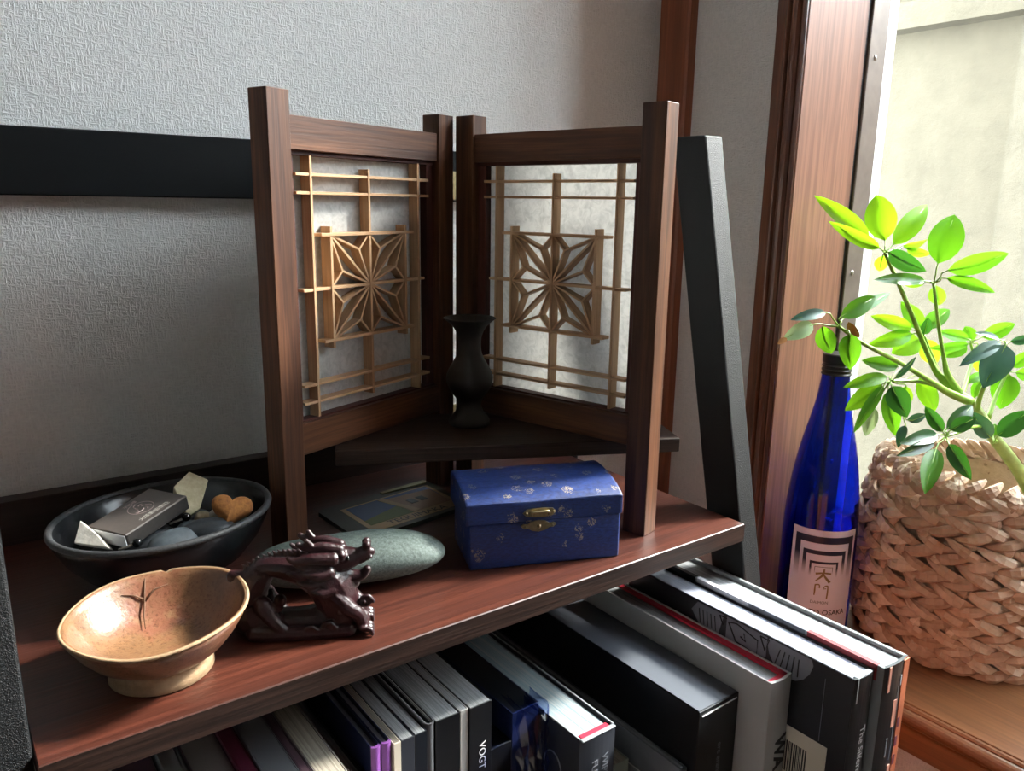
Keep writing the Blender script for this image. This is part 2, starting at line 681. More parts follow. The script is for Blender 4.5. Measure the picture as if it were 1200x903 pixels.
struct(from_bm('wall_right', bm, 'wallpaper_warm'))

# corner pillar
bm = bmesh.new()
prof = [(0.7285, YW), (0.7285, 0.664), (0.7305, 0.661), (XW + 0.004, 0.661), (XW + 0.004, YW)]
for z0, z1 in ((ZF, ZC),):
    lo = [bm.verts.new((x, y, z0)) for x, y in prof]
    hi = [bm.verts.new((x, y, z1)) for x, y in prof]
    for i in range(len(prof)):
        j = (i + 1) % len(prof)
        bm.faces.new((lo[i], lo[j], hi[j], hi[i]))
    bm.faces.new(lo); bm.faces.new(list(reversed(hi)))
bmesh.ops.recalc_face_normals(bm, faces=bm.faces[:])
o = from_bm('trim_1', bm, 'pillar_wood')
o.data.transform(Matrix(((0, 0, 1, 0), (0, 1, 0, 0), (-1, 0, 0, 0), (0, 0, 0, 1))))
o.matrix_basis = Matrix(((0, 0, -1, 0), (0, 1, 0, 0), (1, 0, 0, 0), (0, 0, 0, 1)))
struct(o)

# moulded casing round the window opening: profile in (y, x)
def extrude_profile(name, prof, z0, z1, mat):
    """profile points (along, out) swept along local X"""
    bm = bmesh.new()
    A = [bm.verts.new((z0, a, b)) for a, b in prof]
    B = [bm.verts.new((z1, a, b)) for a, b in prof]
    n = len(prof)
    for i in range(n):
        j = (i + 1) % n
        bm.faces.new((A[i], A[j], B[j], B[i]))
    bm.faces.new(list(reversed(A))); bm.faces.new(B)
    bmesh.ops.recalc_face_normals(bm, faces=bm.faces[:])
    return from_bm(name, bm, mat)

cas = [(0.0, 0.0), (0.0, 0.016), (0.010, 0.018), (0.0135, 0.0185)]
for a in range(0, 181, 30):                                # bead
    cas.append((0.0165 - 0.003 * math.cos(R(a)), 0.0185 + 0.005 * math.sin(R(a))))
cas += [(0.0205, 0.0165)]
for a in range(0, 181, 30):                                # ogee roll
    cas.append((0.0265 - 0.0055 * math.cos(R(a)), 0.018 + 0.0075 * math.sin(R(a))))
cas += [(0.0335, 0.0165), (0.0345, 0.022), (0.0385, 0.022), (0.0395, 0.0)]
c1 = extrude_profile('trim_2', cas, ZF + 0.25, HEAD + 0.06, 'casing_wood')
# local X -> world Z, local Y -> world -Y, local Z -> world -X
c1.matrix_basis = Matrix(((0, 0, -1, XW), (0, -1, 0, 0.5425), (1, 0, 0, 0), (0, 0, 0, 1)))
struct(c1)
c2 = c1.copy(); COL.objects.link(c2); c2.name = 'trim_3'
c2.matrix_basis = Matrix(((0, 0, -1, XW), (0, 1, 0, WY0 - 0.04), (1, 0, 0, 0), (0, 0, 0, 1)))
c3 = extrude_profile('trim_4', cas, WY0 - 0.04, JY + 0.04, 'casing_wood')
c3.matrix_basis = Matrix(((0, 0, -1, XW), (1, 0, 0, 0), (0, -1, 0, HEAD + 0.055), (0, 0, 0, 1)))
struct(c3)

# the bay: side boards, head board, sill
win = empty('window_1', (0, 0, 0)); struct(win)
box('jamb_board', (XW - 0.02, JY, SILL - 0.02), (0.8245, JY + 0.02, HEAD), 'jamb_wood', win, 0.0008, 'z')
box('jamb_board', (XW - 0.02, WY0 - 0.02, SILL - 0.02), (GLX + 0.02, WY0, HEAD), 'jamb_wood', win, 0.0008, 'z')
box('head_board', (XW - 0.02, WY0 - 0.02, HEAD), (GLX + 0.06, JY + 0.02, HEAD + 0.02), 'jamb_wood', win, 0.0008, 'y')
box('seal_strip', (0.8245, JY + 0.001, SILL), (0.8285, JY + 0.02, HEAD), 'seal_black', win, 0)
ms = box('frame_mullion', (0.8285, JY - 0.002, SILL), (0.8605, JY + 0.022, HEAD), 'aluminium_bronze', win, 0.001, 'z')
for zz in (0.415, 0.19, -0.03):
    bm = bmesh.new()
    lathe(bm, [(0.0, 0.0012), (0.002, 0.0011), (0.003, 0.0), (0.003, -0.002)], 12)
    so = from_bm('screw', bm, 'screw_steel', win, True)
    so.matrix_basis = axes((0.841, JY - 0.002, zz), (1, 0, 0), (0, 0, 1))
box('sash_strip', (0.868, JY + 0.004, SILL), (0.889, JY + 0.018, HEAD), 'sash_white', win, 0.002, 'z')
box('glass_pane', (0.8605, JY + 0.009, SILL), (GLX + 0.004, JY + 0.012, HEAD), 'window_glass', win, 0)
for y in (JY - 0.60,):
    box('frame_mullion', (GLX - 0.012, y - 0.018, SILL), (GLX + 0.02, y + 0.018, HEAD), 'aluminium_bronze', win, 0.001, 'z')
box('glass_pane', (GLX, WY0, SILL), (GLX + 0.004, JY + 0.009, HEAD), 'window_glass', win, 0)
box('frame_rail', (GLX - 0.012, WY0, SILL), (GLX + 0.02, JY, SILL + 0.035), 'aluminium_bronze', win, 0.001, 'y')

sill = empty('trim_5', (0, 0, 0)); struct(sill)
box('sill_board', (0.708, WY0 - 0.02, SILL - 0.02), (GLX + 0.03, JY + 0.02, SILL), 'sill_wood', sill, 0.0006, 'y')
nose = [(-0.0, SILL - 0.0012)]
nose = [(0.712, SILL - 0.0012), (0.705, SILL - 0.0012), (0.7035, SILL - 0.003)]
for a in range(0, 181, 20):
    nose.append((0.7035 - 0.0075 * math.sin(R(a)), SILL - 0.0115 + 0.0075 * math.cos(R(a))))
nose += [(0.7045, SILL - 0.0205), (0.702, SILL - 0.022), (0.702, SILL - 0.046), (0.712, SILL - 0.046)]
bm = bmesh.new()
A = [bm.verts.new((WY0, -x, z)) for x, z in nose]
B = [bm.verts.new((JY + 0.03, -x, z)) for x, z in nose]
for i in range(len(nose)):
    j = (i + 1) % len(nose)
    bm.faces.new((A[i], A[j], B[j], B[i]))
bm.faces.new(A); bm.faces.new(list(reversed(B)))
bmesh.ops.recalc_face_normals(bm, faces=bm.faces[:])
o = from_bm('sill_nosing', bm, 'sill_wood', sill)
o.matrix_basis = Matrix(((0, -1, 0, 0), (1, 0, 0, 0), (0, 0, 1, 0), (0, 0, 0, 1)))
box('apron_board', (0.712, WY0, SILL - 0.046), (XW, JY + 0.03, SILL - 0.02), 'sill_wood', sill, 0, 'y')

# the stuccoed boundary wall outside
nb = empty('boundary_wall', (1.75, 0, -0.85), 0, 'pale stuccoed boundary wall with a coping ledge outside the window', 'wall')
bm = bmesh.new(); bm_box(bm, (0, -4.0, 0), (0.15, 4.5, 1.472)); from_bm('wall_face', bm, 'stucco', nb)
bm = bmesh.new(); bm_box(bm, (-0.05, -4.0, 1.472), (0.17, 4.5, 1.524)); from_bm('coping_ledge', bm, 'stucco', nb)
bm = bmesh.new(); bm_box(bm, (-0.02, -4.0, 1.524), (0.15, 4.5, 1.60)); from_bm('coping_cap', bm, 'stucco', nb)
bm = bmesh.new(); bm_box(bm, (XW + T, -4, -0.87), (6, 5, -0.85)); 
struct(from_bm('ground', bm, 'stucco'))

# ------------------------------------------------------------------ the ladder shelf
ls = empty('ladder_shelf', (0, 0, ZF), 0, 'black metal framed ladder shelf with reddish wooden boards against the wall', 'shelf')
dz = -ZF
def L(p):
    return (p[0], p[1], p[2] + dz)
XS0, XS1, YS0 = 0.0185, 0.537, 0.392
box('shelf_board', L((XS0, YS0 + 0.0004, -0.0150)), L((XS1, 0.684, 0)), 'mahogany', ls, 0.0006)
box('edge_strip', L((XS0, YS0, -0.0152)), L((XS1, YS0 + 0.0004, -0.0006)), 'mahogany_dark', ls, 0)
box('back_board', L((-0.02, 0.6835, -0.02)), L((0.5665, 0.700, 0.0347)), 'backboard_wood', ls, 0.0006)
def leg_y(z):
    return 0.404 + 0.2044 * z
for x0, x1 in ((-0.006, 0.0178), (0.5445, 0.5665)):
    bm = bmesh.new()
    pts = []
    z0, z1 = ZF, 0.318
    d = 0.0365
    vs = []
    for x in (x0, x1):
        for z in (z0, z1):
            for y in (leg_y(z), leg_y(z) + d):
                vs.append(bm.verts.new((x, y, z - ZF)))
    for f in ((0, 1, 3, 2), (4, 6, 7, 5), (0, 4, 5, 1), (2, 3, 7, 6), (0, 2, 6, 4), (1, 5, 7, 3)):
        bm.faces.new([vs[i] for i in f])
    bmesh.ops.recalc_face_normals(bm, faces=bm.faces[:])
    bmesh.ops.bevel(bm, geom=bm.edges[:], offset=0.0015, segments=2, affect='EDGES', profile=0.5)
    from_bm('front_leg', bm, 'powder_coat', ls)
for x0, x1 in ((-0.045, -0.0205), (0.5668, 0.589)):
    box('rear_leg', L((x0, 0.664, ZF)), L((x1, 0.7005, 0.318)), 'powder_coat', ls, 0.0015)
box('back_rail', L((-0.0205, 0.690, 0.2602)), L((0.5668, 0.7035, 0.3085)), 'rail_black', ls, 0.001)
for x0, x1 in ((-0.030, -0.0062), (0.5667, 0.586)):
    for z in (-0.36,):
        box('side_brace', L((x0, leg_y(z) + 0.012, z - 0.012)), L((x1, 0.664, z + 0.008)), 'powder_coat', ls, 0.001)
ZB = -0.345
box('shelf_bracket', L((XS1 - 0.01, leg_y(0) + 0.004, -0.020)), L((0.5450, leg_y(0) + 0.030, -0.0152)), 'powder_coat', ls, 0.0005)
box('lower_shelf_board', L((XS0, 0.215, ZB - 0.016)), L((0.5440, 0.684, ZB)), 'mahogany', ls, 0.0006)
for x0, x1 in ((-0.006, 0.018), (0.5442, 0.5665)):
    box('shelf_bracket', L((x0, 0.215, ZB - 0.03)), L((x1, leg_y(ZB) + 0.01, ZB - 0.016)), 'powder_coat', ls, 0.001)

# ------------------------------------------------------------------ folding kumiko screen
G = Vector((0.3945, 0.6225, 0))
scr = empty('folding_screen', G, 0, 'two-panel dark walnut folding screen with pale star lattice and white paper', 'screen')
def dirv(az):
    return Vector((math.sin(R(az)), math.cos(R(az)), 0))
W = 0.208
for side, az, nz in (('l', 69, -21), ('r', -14.5, 75.5)):
    u = dirv(az); n = dirv(nz)
    o0 = -u * W
    def P(s, d, z, o0=o0, u=u, n=n):
        return o0 + u * s + n * d + Vector((0, 0, z))
    TH = 0.018
    Z = Vector((0, 0, 1))
    # posts
    posts = []
    for s0, s1 in ((0.0, 0.0202), (0.1862, 0.2066)):
        sm = (s0 + s1) / 2
        posts.append(bar('post', P(sm, TH / 2, 0.0), P(sm, TH / 2, 0.333), s1 - s0, TH, u, 'walnut', scr, 0.0005))
    for z0, z1, nm in ((0.294, 0.3172, 'top_rail'), (0.0722, 0.0965, 'bottom_rail')):
        bar(nm, P(0.0202, TH / 2 + 0.0005, (z0 + z1) / 2), P(0.1862, TH / 2 + 0.0005, (z0 + z1) / 2), TH - 0.003, z1 - z0, n, 'walnut', scr, 0.0005)
    # recessed inner frame
    fr = bar('inner_frame', P(0.0202, 0.0105, 0.2925), P(0.1862, 0.0105, 0.2925), 0.009, 0.003, n, 'walnut_inner', scr, 0.0002)
    bar('inner_frame', P(0.0202, 0.0105, 0.0973), P(0.1862, 0.0105, 0.0973), 0.009, 0.0016, n, 'walnut_inner', scr, 0.0002)
    for sa, sb in ((0.0202, 0.0275), (0.1775, 0.1862)):
        bar('inner_frame', P((sa + sb) / 2, 0.0115, 0.0981), P((sa + sb) / 2, 0.0115, 0.291), sb - sa, 0.008, u, 'walnut_inner', scr, 0.0002)
    bar('paper', P(0.0275, 0.01465, 0.195), P(0.1775, 0.01465, 0.195), 0.0004, 0.1935, n, 'washi', scr, 0)
    # lattice strips: 2.4 mm thick, about 9.5 mm deep
    D0, D1 = 0.0045, 0.0143
    dm, dd = (D0 + D1) / 2, D1 - D0
    def strip(nm, s0, z0, s1, z1, th=0.0023, e=0.0):
        d0 = D0 + e
        return bar(nm, P(s0, (d0 + D1) / 2, z0), P(s1, (d0 + D1) / 2, z1), D1 - d0, th, n, 'kumiko', scr, 0.00015)
    lat = [strip('upright_strip', 0.0415, 0.0981, 0.0415, 0.291), strip('upright_strip', 0.163, 0.0981, 0.163, 0.291),
           strip('upright_strip', 0.1025, 0.105, 0.1025, 0.284)]
    for z in (0.278, 0.265, 0.1235, 0.110):
        strip('cross_strip', 0.0275, z, 0.1775, z, 0.0021, 0.0004)
    strip('cross_strip', 0.031, 0.195, 0.171, 0.195, 0.0022, 0.0004)
    SA, SB, ZA, ZBt = 0.0595, 0.1455, 0.155, 0.235
    for z in (ZA, ZBt):
        strip('star_frame_strip', 0.0495, z, 0.1555, z, 0.0024, -0.0006)
    for s in (SA, SB):
        strip('star_frame_strip', s, ZA - 0.006, s, ZBt + 0.006, 0.0024, -0.0003)
    cs, cz = (SA + SB) / 2, (ZA + ZBt) / 2
    def inc(a, b, c):
        la = math.dist(b, c); lb = math.dist(a, c); lc = math.dist(a, b)
        t = la + lb + lc
        return ((la * a[0] + lb * b[0] + lc * c[0]) / t, (la * a[1] + lb * b[1] + lc * c[1]) / t)
    for sx in (-1, 1):
        for sz in (-1, 1):
            A0 = (cs, cz)
            O0 = (cs + sx * (SB - SA) / 2, cz + sz * (ZBt - ZA) / 2)
            strip('star_strip', *A0, *O0, 0.0019, 0.0006)
            for Mm in ((O0[0], cz), (cs, O0[1])):
                I = inc(A0, O0, Mm)
                for q in (A0, O0, Mm):
                    strip('star_strip', *I, *q, 0.0017, 0.0008)
for z in (0.055, 0.275):
    c = dirv(27) * 0.0205
    bar('hinge', c + Vector((-0.011, 0.004, z)), c + Vector((0.017, 0.006, z)), 0.002, 0.025, (0, 1, 0), 'brass', scr, 0.0002)
# corner shelf under the bottom rails
pd, pn = dirv(116), dirv(26)
p0 = Vector((0.3437, 0.5079, 0)) - G
box_c = p0 + pd * 0.031 + pn * 0.0515
bar('corner_shelf', box_c - pd * 0.142 + Vector((0, 0, 0.0655)), box_c + pd * 0.139 + Vector((0, 0, 0.0655)), 0.103, 0.0118, pn, 'plank_wood', scr, 0.0006)

# ------------------------------------------------------------------ bronze vase
def spline_prof(pts, n=5):
    q = smooth_path([(r, z, 0) for r, z in pts], n)
    return [(max(v.x, 0), v.y) for v in q]
bm = bmesh.new()
out = spline_prof([(0.0172, 0.0), (0.0178, 0.0025), (0.0165, 0.006), (0.0125, 0.011), (0.0104, 0.017), (0.0118, 0.023), (0.0172, 0.031), (0.0202, 0.0395), (0.0188, 0.047), (0.0142, 0.055), (0.0108, 0.062), (0.0097, 0.070), (0.0106, 0.078), (0.0142, 0.0855), (0.0200, 0.0908), (0.0224, 0.0925)], 4)
inn = [(0.0218, 0.0932), (0.019, 0.0915), (0.012, 0.084), (0.0085, 0.074), (0.0085, 0.055), (0.0, 0.05)]
lathe(bm, [(0.0, 0.0)] + out + inn, 48)
v = from_bm('bronze_vase', bm, 'vase_bronze', None, True)
v.location = (0.3742, 0.5664, 0.0718)
tag(v, 'small dark bronze baluster vase with a flared rim on the corner shelf', 'vase')

# ------------------------------------------------------------------ blue brocade box
BA = math.atan2(-0.0431, 0.1085)
bx = empty('brocade_box', (0.2958, 0.4482, 0), BA, 'blue brocade covered box with a metal clasp standing on the shelf', 'box')
BW, BD = 0.1168, 0.061
def rbox(name, lo, hi, mat, parent, bev, seg=3, top_puff=0.0):
    bm = bmesh.new()
    bm_box(bm, lo, hi)
    bmesh.ops.recalc_face_normals(bm, faces=bm.faces[:])
    bmesh.ops.bevel(bm, geom=bm.edges[:], offset=bev, segments=seg, affect='EDGES', profile=0.5)
    return from_bm(name, bm, mat, parent, True)
rbox('base', (0.0012, 0.0008, 0.0), (BW - 0.0004, BD, 0.0348), 'brocade', bx, 0.0016)
bm = bmesh.new()                                   # padded lid: front edge rolls over to a gently domed top
prof = [(0.0, 0.0354), (0.0, 0.0490), (0.0003, 0.0502), (0.0012, 0.0510), (0.0060, 0.0532), (0.0120, 0.0550), (0.0200, 0.0566), (0.0300, 0.0577), (0.0420, 0.0582), (0.0540, 0.0580), (0.0600, 0.0572), (0.061, 0.056), (0.061, 0.0354)]
xs = [-0.0022, -0.0016, -0.0002, 0.02, 0.045, 0.07, 0.095, BW - 0.0012, BW + 0.0002, BW + 0.0008]
grid = []
for i, x in enumerate(xs):
    k = min(i, len(xs) - 1 - i)
    inset = (0.0012, 0.0003, 0.0)[k] if k < 3 else 0.0
    grid.append([bm.verts.new((x, max(y, 0) if inset == 0 else y + (inset if y < 0.03 else -inset), z - (inset if z > 0.0355 else 0) + (0.0004 * math.sin(x * 90 + y * 60) if 0.05 < z else 0))) for y, z in prof])
for A, B in zip(grid, grid[1:]):
    for j in range(len(prof)):
        k = (j + 1) % len(prof)
        bm.faces.new((A[j], A[k], B[k], B[j]))
bm.faces.new(grid[0]); bm.faces.new(list(reversed(grid[-1])))
bmesh.ops.recalc_face_normals(bm, faces=bm.faces[:])
from_bm('lid', bm, 'brocade', bx, False)
def plate(pts, th):
    bm = bmesh.new()
    a = [bm.verts.new((x, 0, z)) for x, z in pts]
    b = [bm.verts.new((x * 0.97, -th, z)) for x, z in pts]
    n = len(pts)
    for i in range(n):
        j = (i + 1) % n
        bm.faces.new((a[i], a[j], b[j], b[i]))
    bm.faces.new(list(reversed(a))); bm.faces.new(b)
    bmesh.ops.recalc_face_normals(bm, faces=bm.faces[:])
    return bm
cx, cz1, cz2 = 0.0525, 0.0415, 0.0310
cl = from_bm('clasp_hasp', plate([(-0.0128, 0), (-0.010, 0.0028), (-0.004, 0.0034), (0.004, 0.0034), (0.010, 0.0028), (0.0128, 0), (0.010, -0.0026), (0.004, -0.0032), (-0.004, -0.0032), (-0.010, -0.0026)], 0.0012), 'brass', bx)
cl.location = (cx, -0.0002, cz1)
bm = bmesh.new()
tube(bm, smooth_path([(-0.0065, -0.0012, -0.0016), (-0.006, -0.003, 0.0012), (0, -0.0036, 0.0016), (0.006, -0.003, 0.0012), (0.0065, -0.0012, -0.0016)], 4), 0.0011, 8)
from_bm('hasp_loop', bm, 'brass', cl, True)
for sx in (-1, 1):
    bm = bmesh.new(); ellipsoid(bm, (sx * 0.0103, -0.0013, 0), (0.0011, 0, 0), (0, 0.0008, 0), (0, 0, 0.0011), 8, 6)
    from_bm('rivet', bm, 'brass', cl, True)
c2_ = from_bm('clasp_plate', plate([(-0.0138, 0.0006), (-0.0115, 0.0020), (-0.0085, 0.0016), (-0.005, 0.0036), (0, 0.0046), (0.005, 0.0036), (0.0085, 0.0016), (0.0115, 0.0020), (0.0138, 0.0006), (0.0115, -0.0016), (0.0085, -0.0014), (0.005, -0.0034), (0, -0.0044), (-0.005, -0.0034), (-0.0085, -0.0014), (-0.0115, -0.0016)], 0.0012), 'brass', bx)
c2_.location = (cx - 0.0004, 0.0006, cz2)
for x, r in ((0, 0.0017), (-0.0105, 0.0009), (0.0105, 0.0009)):
    bm = bmesh.new(); ellipsoid(bm, (x, -0.0014, 0), (r, 0, 0), (0, r * 0.9, 0), (0, 0, r), 8, 6)
    from_bm('rivet', bm, 'brass', c2_, True)

# ------------------------------------------------------------------ river stone
bm = bmesh.new()
sa, sn = dirv(117), dirv(27)
rows, NN, MM = [], 28, 20
for i in range(NN + 1):
    t = -math.cos(math.pi * i / NN)
    prof_r = max(0.0, 1 - abs(t) ** 3.2) ** 0.5
    row = []
    for j in range(MM):
        a = 2 * math.pi * j / MM
        hz = 0.0175 if math.sin(a) > 0 else 0.0150
        hz *= 1 + 0.06 * math.sin(3.1 * t + 0.5) - 0.10 * t
        yy = 0.0245 * prof_r * math.cos(a) + 0.003 * math.sin(2.2 * t)
        zz = hz * prof_r * math.sin(a) + 0.0015 * t
        row.append(bm.verts.new((0.0665 * t, yy, 0.0158 + zz)))
    rows.append(row)
for A, B in zip(rows, rows[1:]):
    for j in range(MM):
        k = (j + 1) % MM
        bm.faces.new((A[j], A[k], B[k], B[j]))
bmesh.ops.remove_doubles(bm, verts=bm.verts[:], dist=1e-5)
bmesh.ops.recalc_face_normals(bm, faces=bm.faces[:])
zmin = min(v.co.z for v in bm.verts)
for v_ in bm.verts:
    v_.co.z -= zmin
st = from_bm('river_stone', bm, 'stone_green', None, True)
st.matrix_basis = axes((0.2215, 0.4855, 0), sa, sn)
tag(st, 'long smooth grey-green river stone lying behind the dragon figurine', 'stone')

# ------------------------------------------------------------------ souvenir picture plaque
pq = empty('picture_plaque', (0.2495, 0.6113, 0), R(0), 'flat picture plaque of a building lying under the folding screen', 'plaque')
qx = Vector((0.1155, 0.0165, 0)); qy = Vector((0.0035, -0.076, 0))
def Q(a, b, z):
    p = qx * a + qy * b
    return Vector((p.x, p.y, z))
def quad_plate(name, pts, z0, z1, mat, parent):
    bm = bmesh.new()
    A = [bm.verts.new(Q(a, b, z0)) for a, b in pts]; B = [bm.verts.new(Q(a, b, z1)) for a, b in pts]
    n = len(pts)
    for i in range(n):
        j = (i + 1) % n
        bm.faces.new((A[i], A[j], B[j], B[i]))
    bm.faces.new(A); bm.faces.new(B)
    bmesh.ops.recalc_face_normals(bm, faces=bm.faces[:])
    return from_bm(name, bm, mat, parent)
rc = [(0.03, 0.0), (0.97, 0.0), (1.0, 0.05), (1.0, 0.95), (0.97, 1.0), (0.03, 1.0), (0.0, 0.95), (0.0, 0.05)]
pl = quad_plate('plaque_body', rc, 0.0, 0.0036, 'tile_dark', pq)
quad_plate('scroll_highlight', [(0.55, 0.015), (0.97, 0.015), (0.985, 0.05), (0.96, 0.10), (0.55, 0.07)], 0.0036, 0.0048, 'tile_highlight', pl)  # pale strip: highlight on the scrolled bevel painted as colour
quad_plate('picture_border', [(0.14, 0.16), (0.94, 0.16), (0.94, 0.92), (0.14, 0.92)], 0.0036, 0.0039, 'tile_tan', pl)
quad_plate('picture_sky', [(0.18, 0.19), (0.91, 0.19), (0.91, 0.50), (0.18, 0.62)], 0.0039, 0.0041, 'tile_blue', pl)
quad_plate('picture_hill', [(0.18, 0.62), (0.60, 0.45), (0.60, 0.76), (0.18, 0.76)], 0.0039, 0.00412, 'tile_green', pl)
quad_plate('picture_house', [(0.50, 0.24), (0.90, 0.30), (0.90, 0.76), (0.55, 0.76)], 0.0041, 0.0043, 'tile_wall', pl)
quad_plate('picture_tower', [(0.45, 0.21), (0.50, 0.21), (0.62, 0.74), (0.57, 0.76)], 0.0041, 0.0044, 'tile_tan', pl)
for a in (0.62, 0.71):
    quad_plate('picture_window', [(a, 0.42), (a + 0.06, 0.42), (a + 0.07, 0.55), (a + 0.01, 0.55)], 0.0043, 0.0045, 'tile_dark', pl)
text_mesh('picture_lettering', 'TEGUIMAKA', 0.0105, 'tile_dark', pl, axes(Q(0.30, 0.83, 0.0040), qx, -qy))

# ------------------------------------------------------------------ tan bowl
tb = empty('footed_bowl', (0.0862, 0.4435, 0), 0, 'tan glazed stoneware bowl with a chipped rim standing on a footring', 'bowl')
def wobble(p, a):
    k = 1 + 0.018 * math.sin(2 * a + 0.6) + 0.01 * math.sin(3 * a)
    h = max(0, p.z - 0.012) / 0.026
    dzz = h * (0.0022 * math.sin(a + 1.0) + 0.0007 * math.sin(4 * a))
    # a small chip in the rim at the back
    da = abs((a - R(72) + math.pi) % (2 * math.pi) - math.pi)
    if da < 0.05 and p.z > 0.032:
        dzz -= 0.0016
    return Vector((p.x * k, p.y * k, p.z + dzz))
bm = bmesh.new()
outer = [(0.0262, 0.0), (0.0278, 0.001), (0.0272, 0.006), (0.0262, 0.0102), (0.0300, 0.0122), (0.0365, 0.0175), (0.0420, 0.0245), (0.0462, 0.0315), (0.0483, 0.0362)]
inner = [(0.0478, 0.0378), (0.0462, 0.0374), (0.0440, 0.0335), (0.0395, 0.0262), (0.0335, 0.0195), (0.0255, 0.0148), (0.0160, 0.0122), (0.0, 0.0112)]
lathe(bm, [(0.0, 0.002), (0.02, 0.002)] + outer + inner, 72, squash=wobble)
o = from_bm('bowl_body', bm, ['shino_glaze', 'bisque'], tb, True)
for p in o.data.polygons:
    if p.center.z < 0.0112 and Vector((p.center.x, p.center.y)).length > 0.019:
        p.material_index = 1
bm = bmesh.new()                                    # rim bead, paler where the glaze thins
ring = [wobble(Vector((0.0479 * math.cos(t), 0.0479 * math.sin(t), 0.0369)), t) for t in [2 * math.pi * i / 96 for i in range(97)]]
tube(bm, ring, 0.0011, 6, False)
from_bm('rim', bm, 'bisque', tb, True)
bm = bmesh.new()                                    # old crack running down inside from the rim
def inpt(ang, r):
    zz = 0.0112 + 0.0262 * max(0, (r / 0.0468)) ** 2.6
    return wobble(Vector((r * math.cos(R(ang)), r * math.sin(R(ang)), zz + 0.0001)), R(ang) % (2 * math.pi))
tube(bm, [inpt(86, 0.0455), inpt(88, 0.041), inpt(90, 0.036), inpt(94, 0.030), inpt(98, 0.023)], [0.0005, 0.0006, 0.0006, 0.0004, 0.0002], 5)
tube(bm, [inpt(90, 0.038), inpt(97, 0.0405), inpt(106, 0.042)], [0.0006, 0.0005, 0.0002], 5)
tube(bm, [inpt(89, 0.037), inpt(80, 0.041), inpt(70, 0.043)], [0.0006, 0.0005, 0.0002], 5)
from_bm('crack', bm, 'crack_dark', tb, True)

# ------------------------------------------------------------------ black bowl and what lies in it
bbc = Vector((0.1195, 0.566, 0))
bb = empty('oval_bowl', bbc, 0, 'wide black glazed bowl filled with stones and a matchbox', 'bowl')
def bwob(p, a):
    k = 1 + 0.03 * math.sin(2 * a + 1.0)
    h = max(0, p.z) / 0.046
    return Vector((p.x * k, p.y * k, p.z + h * 0.0028 * math.sin(a + 2.4)))
bm = bmesh.new()
lathe(bm, [(0.0, 0.0), (0.034, 0.0), (0.036, 0.002), (0.040, 0.006), (0.052, 0.014), (0.062, 0.026), (0.068, 0.038), (0.0705, 0.0445), (0.0705, 0.0465), (0.0690, 0.0475), (0.0665, 0.046), (0.064, 0.040), (0.058, 0.028), (0.048, 0.018), (0.034, 0.0105), (0.0, 0.0085)], 72, squash=bwob)
from_bm('bowl_body', bm, 'black_glaze', bb, True)
bm = bmesh.new()
tube(bm, [bwob(Vector((0.0692 * math.cos(t), 0.0692 * math.sin(t), 0.0462)), t) for t in [2 * math.pi * i / 96 for i in range(97)]], 0.0024, 8, False)
from_bm('rim', bm, 'black_glaze_rough', bb, True)

# matchbox propped on the stones
mA, mB, mC, mD = [Vector(p) for p in ((0.0724, 0.5720, 0.0460), (0.0896, 0.5397, 0.0460), (0.1346, 0.5652, 0.0560), (0.1208, 0.5990, 0.0560))]
ex = ((mC - mB) + (mD - mA)).normalized(); ey = ((mA - mB) + (mD - mC)); ey = (ey - ex * ey.dot(ex)).normalized(); ez = ex.cross(ey)
mb = empty('matchbox', (0, 0, 0), 0, 'dark grey matchbox with a round emblem lying in the black bowl', 'matchbox')
ML, MW, MH = 0.0535, 0.0360, 0.0105
mb.matrix_basis = axes(mB - ez * MH, ex, ey)
box('sleeve', (0.0, 0.0, 0.0), (ML, MW, MH), 'matchbox_grey', mb, 0.0006)
box('striker', (0.001, -0.0003, 0.0008), (ML - 0.001, 0.0001, MH - 0.0008), 'matchbox_striker', mb, 0)
box('tray_end', (-0.0006, 0.0008, 0.0008), (0.0002, MW - 0.0008, MH - 0.0008), 'card_white', mb, 0)
def ringmesh(r0, r1, n, z):
    bm = bmesh.new()
    a = [bm.verts.new((r0 * math.cos(2 * math.pi * i / n), r0 * math.sin(2 * math.pi * i / n), z)) for i in range(n)]
    b = [bm.verts.new((r1 * math.cos(2 * math.pi * i / n), r1 * math.sin(2 * math.pi * i / n), z)) for i in range(n)]
    for i in range(n):
        j = (i + 1) % n
        bm.faces.new((a[i], b[i], b[j], a[j]))
    return bm
em = from_bm('emblem_ring', ringmesh(0.0083, 0.0088, 40, 0.00015), 'print_pink', mb)
em.location = (0.0300, 0.0190, MH)
bm = bmesh.new()
for k in range(9):                                   # flower-like figure inside the ring
    a = 2 * math.pi * k / 9
    r = 0.0038 + 0.0016 * (k % 3)
    pts = [(r * math.cos(a + q) * (0.75 + 0.25 * math.cos(3 * q)), r * math.sin(a + q) * (0.75 + 0.25 * math.cos(3 * q)), 0.0001) for q in (0, 0.25, 0.5, 0.75)]
    tube(bm, pts, 0.00035, 4)
from_bm('emblem_figure', bm, 'print_pink', em)
text_mesh('matchbox_lettering', '\u5927\u962a\u91ce\u7530\u5bbf\u838a', 0.0042, 'print_silver', mb, axes((0.0170, 0.0058, MH + 0.0001), (1, 0, 0), (0, 1, 0)))
text_mesh('matchbox_lettering', '\u5e73\u548c\u697c', 0.0036, 'print_pink', mb, axes((0.0250, 0.0300, MH + 0.0001), (1, 0, 0), (0, 1, 0)))

